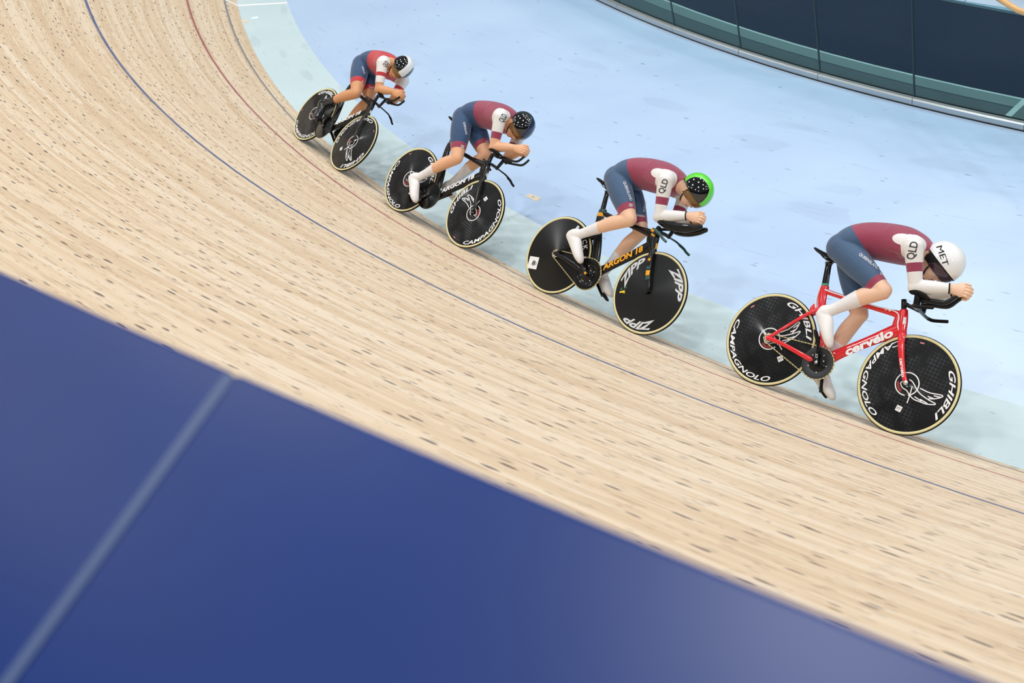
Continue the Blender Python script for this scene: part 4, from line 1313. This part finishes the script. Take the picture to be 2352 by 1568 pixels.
    for s, S in ((-1, 'R'), (1, 'L')):
        for nm, a, b_, t in (('hem0', 'hip', 'knee', c['hem' + S][0]), ('hem1', 'hip', 'knee', c['hem' + S][1]), ('sock', 'knee', 'ank', c['sock' + S]), ('upper', 'hip', 'knee', .32)):
            A_, B_ = P[a + S], P[b_ + S]
            cuts[nm + S] = plane(A_ + (B_ - A_) * t, B_ - A_)
        sh, el, wr = P['shR'].copy(), P['elbR'].copy(), P['wriR'].copy()
        for v_ in (sh, el, wr): v_[1] *= -s
        sh[1] += lean_y
        for k, t in enumerate(c['arm']):
            cuts['arm%d%s' % (k, S)] = plane(sh + (el - sh) * t, el - sh)
        cuts['wrist' + S] = plane(el + (wr - el) * .97, wr - el)
        cuts['over' + S] = plane(P['ank' + S] + (P['knee' + S] - P['ank' + S]) * .17, P['ank' + S] - P['knee' + S])
        cen = sh + np.array((-.105, -s * -.0, .012)); 
        def blob(X, sh=sh, el=el, s=s, patch=c['patch']):
            d1, _ = segdist(X, sh + np.array((.004, 0, .006)), el)
            d1 = d1 - .084
            d2 = np.linalg.norm((X - (sh + np.array((-.070, 0, .020)))) / np.array((.080, .12, .040)), axis=1) * .05 - .05
            return np.minimum(d1, d2) if patch else d1
        cuts['blob' + S] = blob
    cuts['waist'] = plane(np.array((.43, 0, 1.12)) + (dh + ds) / 2, (.638, 0, .77) if not r.get('waist') else r['waist'])
    cuts['collar'] = plane(nk0 * .62 + nk1 * .38, nk1 - nk0)
    SD = {}
    for nm, a, b_, ra, rb in segs: SD.setdefault(nm, []).append((a, b_, ra, rb))
    def field(nm, X):
        out = None
        for a, b_, ra, rb in SD[nm]:
            d, t = segdist(X, a, b_); e = d - (ra + (rb - ra) * t)
            out = e if out is None else np.minimum(out, e)
        return out
    for S in 'RL':
        cuts['ts' + S] = lambda X, S=S: field('thigh' + S, X) - field('shin' + S, X)
        cuts['at' + S] = lambda X, S=S: field('arm' + S, X) - field('torso', X)
        cuts['cuff' + S] = lambda X, S=S: cuts['wrist' + S](X) + .009
    for f_ in list(cuts.values()): V, T = cut(V, T, f_)
    N = vnormals(V, T)
    C = V[T].mean(1)
    best = np.full(len(C), 1e9); lab = np.empty(len(C), object); 
    for nm, a, b_, ra, rb in segs:
        d, t = segdist(C, a, b_)
        e = d - (ra + (rb - ra) * t)
        k = e < best
        best[k] = e[k]; lab[k] = nm
    g = {k: f_(C) for k, f_ in cuts.items()}
    body = mesh_ob('person', V, T, SKIN[i], None, smooth=True)
    body.matrix_world = mw
    tag(body, r['label'], 'person', 'cyclists riding in line')
    isin = lambda *n_: np.isin(lab.astype(str), n_)
    mats = r['mats']      # navy, trim, white
    suit = np.zeros(len(C), bool); mi = np.zeros(len(C), int)
    tor = isin('torso', 'neck') & (g['collar'] < 0)
    suit |= tor; mi[tor & (g['waist'] > 0)] = 1
    for S in 'RL':
        th = isin('thigh' + S) & (g['hem1' + S] < 0)
        suit |= th; mi[th & (g['hem0' + S] > 0)] = 1; mi[th & (g['upper' + S] < 0) & (g['waist'] > 0)] = 1
        am = isin('arm' + S)
        ks = len(c['arm'])
        lim = g['arm%d%s' % (ks - 1, S)] < 0
        suit |= am & lim
        mi[am & lim] = 2
        mi[am & (g['arm0' + S] > 0) & (g['arm1' + S] < 0)] = 1
        wb_ = (g['blob' + S] < 0) & (tor | am) & (g['arm0' + S] < 0) & (C[:, 1] * (-1 if S == 'R' else 1) > 0.02)
        nw = (am & (g['blob' + S] >= 0) & (g['arm0' + S] < 0))
        mi[nw] = 1
        mi[wb_] = 2
    shell('skinsuit', V, T, N, suit, .0022, mats, mi, body, r['suit_label'])
    for S in 'RL':
        sk = (isin('shin' + S) & (g['sock' + S] > 0) & (g['over' + S] < 0))
        ft = (isin('shin' + S, 'foot' + S) & (g['over' + S] >= 0))
        if sk.any(): shell('sock', V, T, N, sk, .0030, [r['sock']], mi * 0, body)
        shell('overshoe', V, T, N, ft, .0033, [r['shoe']], mi * 0, body)
        if r.get('sleeve'):
            fr_ = (isin('arm' + S) & (g['arm1' + S] >= 0)) | (isin('fore' + S, 'hand' + S) & (g['wrist' + S] < 0))
            o = shell('arm_cover', V, T, N, fr_, .0024, [WHITEF], mi * 0, body)
            cf = isin('fore' + S, 'hand' + S) & (g['cuff' + S] > 0) & (g['wrist' + S] < 0)
            if cf.any(): shell('cuff', V, T, N, cf, .0036, [MATTB], mi * 0, body)
    bv = BVHTree.FromPolygons([tuple(v) for v in V], [tuple(int(x) for x in t) for t in T])
    pdir = np.array(r['pdir'], float); pdir /= np.linalg.norm(pdir)
    def print_on(name, s, m, p0, p1, h, parent, lift=.0036, shear=0.0, bold=0.02):
        tv, tf = fine_text(s, shear, bold)
        p0, p1 = np.asarray(p0, float), np.asarray(p1, float)
        d = p1 - p0; d = d - pdir * (d @ pdir); L = np.linalg.norm(d); d /= L
        n_ = np.cross(d, pdir); sx = L / (tv[:, 0].max() - tv[:, 0].min())
        if n_ @ np.cross(d, pdir) < 0: n_ = -n_
        Q = (p0 + p1) / 2 + tv[:, :1] * sx * d + (tv[:, 1:2] - .5) * h * n_
        W = []
        for q in Q:
            hit = bv.ray_cast(Vector(q - pdir * .35), Vector(pdir))
            W.append(tuple(hit[0] + hit[1] * lift) if hit[0] is not None else tuple(q))
        o = mesh_ob(name, W, tf, m, parent)
        return o
    suit_o = [o for o in body.children if o.name.startswith('skinsuit')][0]
    for (s_, m_, p0, p1, h_, kw) in r['prints']:
        print_on('lettering', s_, m_, p0, p1, h_, suit_o, **kw)
    # helmet: a rounded shell with a clipped opening, side visor panels and a lens
    hc = H(.140, -.012)
    nu, nv = 56, 40
    EV, EF = [], []
    for a in range(nv + 1):
        ph = PI * a / nv
        for k in range(nu):
            w = 2 * PI * k / nu
            e = np.array((math.sin(ph) * math.cos(w), math.sin(ph) * math.sin(w), math.cos(ph)))   # p, q, c
            rad = np.array((.134, .136, .104))
            tail = max(0.0, -e[1] * .80 - e[0] * .45)
            q_ = e * rad * (1 + .16 * tail ** 2)
            EV.append(q_)
    for a in range(nv):
        for k in range(nu):
            EF.append((a * nu + k, (a + 1) * nu + k, (a + 1) * nu + (k + 1) % nu)); EF.append((a * nu + k, (a + 1) * nu + (k + 1) % nu, a * nu + (k + 1) % nu))
    EV, EF = np.array(EV), np.array(EF)
    opening = lambda X: .881 * X[:, 0] - .473 * X[:, 1] + .026
    low = lambda X: opening(X) + .058
    frontq = lambda X: X[:, 1] - .028 - .35 * opening(X)
    side_p = lambda X: np.sqrt(((X[:, 0] - .018) / .106) ** 2 + ((X[:, 1] - .030) / .112) ** 2) - 1
    ridge = lambda X: np.abs(X[:, 2]) - .036
    stripe2 = lambda X: np.abs(X[:, 2]) - .012
    hv, ht = EV, EF
    rimf = lambda X: opening(X) - .006
    for f_ in (opening, low, frontq, side_p, ridge, rimf): hv, ht = cut(hv, ht, f_)
    hC = hv[ht].mean(1)
    op, lo, fq, sp_, rg_ = opening(hC), low(hC), frontq(hC), side_p(hC), ridge(hC)
    hN = vnormals(hv, ht)
    to_b = lambda X: hc + X[:, :1] * u_h + X[:, 1:2] * f_h + X[:, 2:3] * c_h
    def piece(name, mask, m, parent, scale=1.0, lift=0.0, thick=.006, label=None):
        t = ht[mask]; us = np.unique(t); mp = -np.ones(len(hv), int); mp[us] = np.arange(len(us))
        W = to_b((hv[us] + hN[us] * lift) * scale)
        t2 = mp[t]
        o = mesh_ob(name, W, t2, m, parent, smooth=True)
        so = o.modifiers.new('thickness', 'SOLIDIFY'); so.thickness = thick; so.offset = -1
        if label: o['label'] = label
        return o
    hm = r['helmet']
    rim_m = (op > 0) & (op < .006)
    shell_m = op > 0
    he_o = piece('helmet', shell_m, hm['shell'], body, label=hm['label'])
    piece('helmet_rim', rim_m, MATTB, he_o, lift=.0012, thick=.004)
    if hm['kind'] == 'visor':
        pm = (op > 0) & (sp_ < 0) & (rg_ > 0)
        piece('visor_panel', pm, HBLACK, he_o, lift=.0015, thick=.002)
        cm = (op > 0) & (rg_ <= 0) & (hC[:, 1] > -.06)
        if hm.get('ridge'): piece('centre_stripe', cm, hm['ridge'], he_o, lift=.0015, thick=.002)
        piece('visor_lens', (op <= 0) & (lo > 0) & (fq > 0), LENSG, he_o, scale=.985, thick=.002)
    else:
        piece('visor_lens', (op <= 0) & (lo > -.004) & (fq > 0), LENSD, he_o, scale=.985, thick=.002)
        em = (op <= 0) & (lo > 0) & (fq <= 0) & (hC[:, 1] > -.055)
        piece('ear_guard', em, MATTB, he_o, scale=.985, thick=.003)
        rim = (op > -.004) & (op <= 0.0)
    for s in (-1, 1):
        a_ = H(.115, .0, s * .090); b_ = H(.075, .005, s * .080); c_ = H(.02, .035, s * .045); d_ = H(.002, .05, s * .012)
        pts = catmull([a_, b_, c_, d_], 5)
        V2, F2 = tube([tuple(x) for x in pts], .0045, 8)
        mesh_ob('chin_strap', V2, F2, MATTB, he_o, smooth=True)
    if hm.get('word'):
        hv2 = to_b(hv); bh = BVHTree.FromPolygons([tuple(v) for v in hv2], [tuple(int(x) for x in t) for t in ht])
        tv, tf = fine_text(hm['word'], 0, 0.0)
        p0, p1 = np.array(hm['w0']), np.array(hm['w1']); d = p1 - p0; d = d - pdir * (d @ pdir); L = np.linalg.norm(d); d /= L; n_ = np.cross(d, pdir); sx = L / (tv[:, 0].max() - tv[:, 0].min())
        Q = (p0 + p1) / 2 + tv[:, :1] * sx * d + (tv[:, 1:2] - .5) * hm['wh'] * n_
        W = []
        for q in Q:
            hit = bh.ray_cast(Vector(q - pdir * .35), Vector(pdir))
            W.append(tuple(hit[0] + hit[1] * (.002 if hit[1].dot(Vector(pdir)) < 0 else -.002)) if hit[0] is not None else tuple(q))
        mesh_ob('helmet_lettering', W, tf, MATTB, he_o)
    for kind, p, q, cc, m_ in (('mouth', .0545, .093, 0, LIP),):
        V2, F2 = loft([(*H(p, q - .004, -.020), .004, .004), (*H(p, q, 0), .0055, .0045), (*H(p, q - .004, .020), .004, .004)], hint=tuple(u_h), n=10)
        mesh_ob('lips', V2, F2, m_, body, smooth=True)
    EYEW = mat('eye_white', (225, 222, 218), 0.3); IRIS = mat('dark_iris', (40, 32, 28), 0.2)
    for s in (-1, 1):
        V2, F2 = ellipsoid(H(.116, .079, s * .031), (.010, .011, .014), AX, 12, 10)
        eo = mesh_ob('eye', V2, F2, EYEW, body, smooth=True)
        V2, F2 = ellipsoid(H(.118, .086, s * .031), (.0055, .005, .0055), AX, 10, 8)
        mesh_ob('iris', V2, F2, IRIS, eo, smooth=True)
    return body

QL = dict(bold=.02)
RIDERS = [
    dict(j=dict(hipR=(.275, -.085, 1.07), hipL=(.275, .085, 1.07), kneeR=(.668, -.10, .857), ankR=(.368, -.115, .625), heelR=(.330, -.118, .598), ballR=(.425, -.120, .478), toeR=(.474, -.120, .402),
                kneeL=(.495, .10, .690), ankL=(.390, .115, .270), heelL=(.357, .118, .215), ballL=(.470, .120, .150), toeL=(.536, .120, .098),
                shR=(.772, -.165, 1.190), elbR=(.862, -.105, .945), wriR=(1.062, -.047, 1.006), knuR=(1.135, -.040, 1.012), O=(.824, 0, 1.0965)),
         tilt=.451, voxel=.0058, mats=[NAVYF, MAROON, WHITEF], sock=SOCKW, shoe=WHITEF, sleeve=True,
         c=dict(hemR=(.79, .89), hemL=(.80, .91), sockR=.42, sockL=.53, arm=(.42, .64), patch=True),
         prints=[('QLD', INK, (.800, -.205, 1.091), (.783, -.205, 1.206), .046, dict(bold=.018)), ('QUEENSLAND', PALEINK, (.455, -.185, 1.046), (.608, -.16, .988), .019, dict(bold=.02)), ('S', PALEINK, (.622, -.15, .958), (.644, -.15, .964), .016, {})], pdir=(-.373, .908, .10),
         helmet=dict(kind='white', shell=HWHITE, label='rounded white aero helmet', word='MET', w0=(.903, -.09, 1.246), w1=(.995, -.10, 1.133), wh=.036),
         suit_label='navy and maroon skinsuit with white sleeves',
         label='cyclist in a white helmet, maroon and navy suit, on the red bicycle'),
    dict(j=dict(hipR=(.285, -.09, 1.075), hipL=(.285, .09, 1.075), kneeR=(.592, -.10, .800), ankR=(.198, -.118, .545), heelR=(.122, -.120, .518), ballR=(.278, -.122, .400), toeR=(.338, -.122, .346),
                kneeL=(.600, .10, .758), ankL=(.412, .115, .362), heelL=(.364, .118, .312), ballL=(.510, .120, .238), toeL=(.580, .120, .205),
                shR=(.800, -.168, 1.185), elbR=(.848, -.108, .905), wriR=(1.045, -.047, .988), knuR=(1.125, -.040, .998), O=(.878, 0, 1.125)),
         tilt=.451, waist=(.76, 0, .65), voxel=.006, mats=[NAVYF, MAROON, WHITEF], sock=SOCKW, shoe=WHITEF, sleeve=True,
         c=dict(hemR=(.715, .845), hemL=(.74, .86), sockR=.58, sockL=.57, arm=(.49, .69), patch=True),
         prints=[('QLD', INK, (.841, -.205, 1.064), (.829, -.205, 1.175), .042, dict(bold=.018)), ('QUEENSLAND', PALEINK, (.453, -.185, 1.062), (.576, -.16, .941), .019, dict(bold=.02)), ('S', PALEINK, (.556, -.14, .905), (.595, -.14, .910), .022, {}), ('Santini', PALEINK, (.510, .06, .872), (.598, .06, .887), .020, dict(shear=.3)), ('QUEENS', PALEINK, (.547, .05, .998), (.577, .05, .914), .017, {})], pdir=(-.60, .792, .06),
         helmet=dict(kind='visor', shell=HLIME, ridge=HLIME, label='lime green aero helmet with black visor panels'),
         suit_label='navy and maroon skinsuit with white sleeves',
         label='cyclist in a lime green and black helmet, second in line'),
    dict(j=dict(hipR=(.285, -.09, 1.07), hipL=(.285, .09, 1.07), kneeR=(.512, -.10, .698), ankR=(.203, -.118, .380), heelR=(.130, -.120, .350), ballR=(.278, -.122, .222), toeR=(.338, -.122, .168),
                kneeL=(.620, .10, .868), ankL=(.380, .115, .472), heelL=(.332, .118, .430), ballL=(.470, .120, .402), toeL=(.532, .120, .372),
                shR=(.808, -.168, 1.210), elbR=(.868, -.108, .945), wriR=(1.045, -.047, 1.022), knuR=(1.125, -.040, 1.034), O=(.815, 0, 1.160)),
         tilt=.451, waist=(.90, 0, .43), voxel=.0065, mats=[NAVYF4, MAROON, WHITEF], sock=SOCKW, shoe=WHITEF,
         c=dict(hemR=(.67, .795), hemL=(.64, .76), sockR=.58, sockL=.42, arm=(.53, .74), patch=False),
         prints=[('QLD', INK, (.885, -.205, 1.163), (.884, -.205, 1.235), .048, dict(bold=.018)), ('QUEENSLAND', PALEINK, (.445, -.185, 1.026), (.518, -.15, .935), .017, dict(bold=.02)), ('S', PALEINK, (.527, -.15, .817), (.556, -.13, .824), .022, {}), ('Sant', PALEINK, (.562, .06, .984), (.620, .06, .989), .020, dict(shear=.3))], pdir=(-.724, .681, .05),
         helmet=dict(kind='visor', shell=HDARK, ridge=HNAVY, label='glossy dark aero helmet with navy stripe'), yaw=.12,
         suit_label='navy and maroon skinsuit with white sleeves',
         label='cyclist in a glossy dark helmet with bare forearms, third in line'),
    dict(j=dict(hipR=(.270, -.09, 1.055), hipL=(.270, .09, 1.055), kneeR=(.578, -.10, .762), ankR=(.237, -.118, .498), heelR=(.160, -.120, .470), ballR=(.262, -.122, .345), toeR=(.302, -.122, .288),
                kneeL=(.530, .10, .780), ankL=(.432, .115, .350), heelL=(.385, .118, .300), ballL=(.530, .120, .245), toeL=(.595, .120, .215),
                shR=(.782, -.165, 1.180), elbR=(.900, -.108, .930), wriR=(1.062, -.047, .998), knuR=(1.142, -.040, 1.006), O=(.834, -.065, 1.166)),
         tilt=.60, waist=(.95, 0, .30), voxel=.007, mats=[NAVYF4, REDF, WHITEF], sock=SHOEB, shoe=SHOEB, lean_y=-.02,
         c=dict(hemR=(.60, .725), hemL=(.58, .70), sockR=.68, sockL=.66, arm=(.40, .54, .78), patch=False),
         prints=[('QLD', INK, (.866, -.2, 1.150), (.871, -.2, 1.205), .044, dict(bold=.018)), ('QUEENSLAND', PALEINK, (.475, -.17, 1.034), (.549, -.14, .983), .016, dict(bold=.02)), ('S', PALEINK, (.590, -.14, .902), (.620, -.14, .905), .018, {}), ('Santini', PALEINK, (.445, .06, .914), (.552, .06, .935), .020, dict(shear=.3))], pdir=(-.856, .513, .03),
         helmet=dict(kind='visor', shell=HWHITE, ridge=HWHITE, label='white aero helmet with black visor panels'), yaw=.25,
         suit_label='dark blue and red skinsuit with white sleeves',
         label='cyclist in a black and white helmet, red and dark blue suit, farthest back in line'),
]
PEOPLE = [person(i, BIKES[i][0], BIKES[i][1], RIDERS[i]) for i in range(4)]
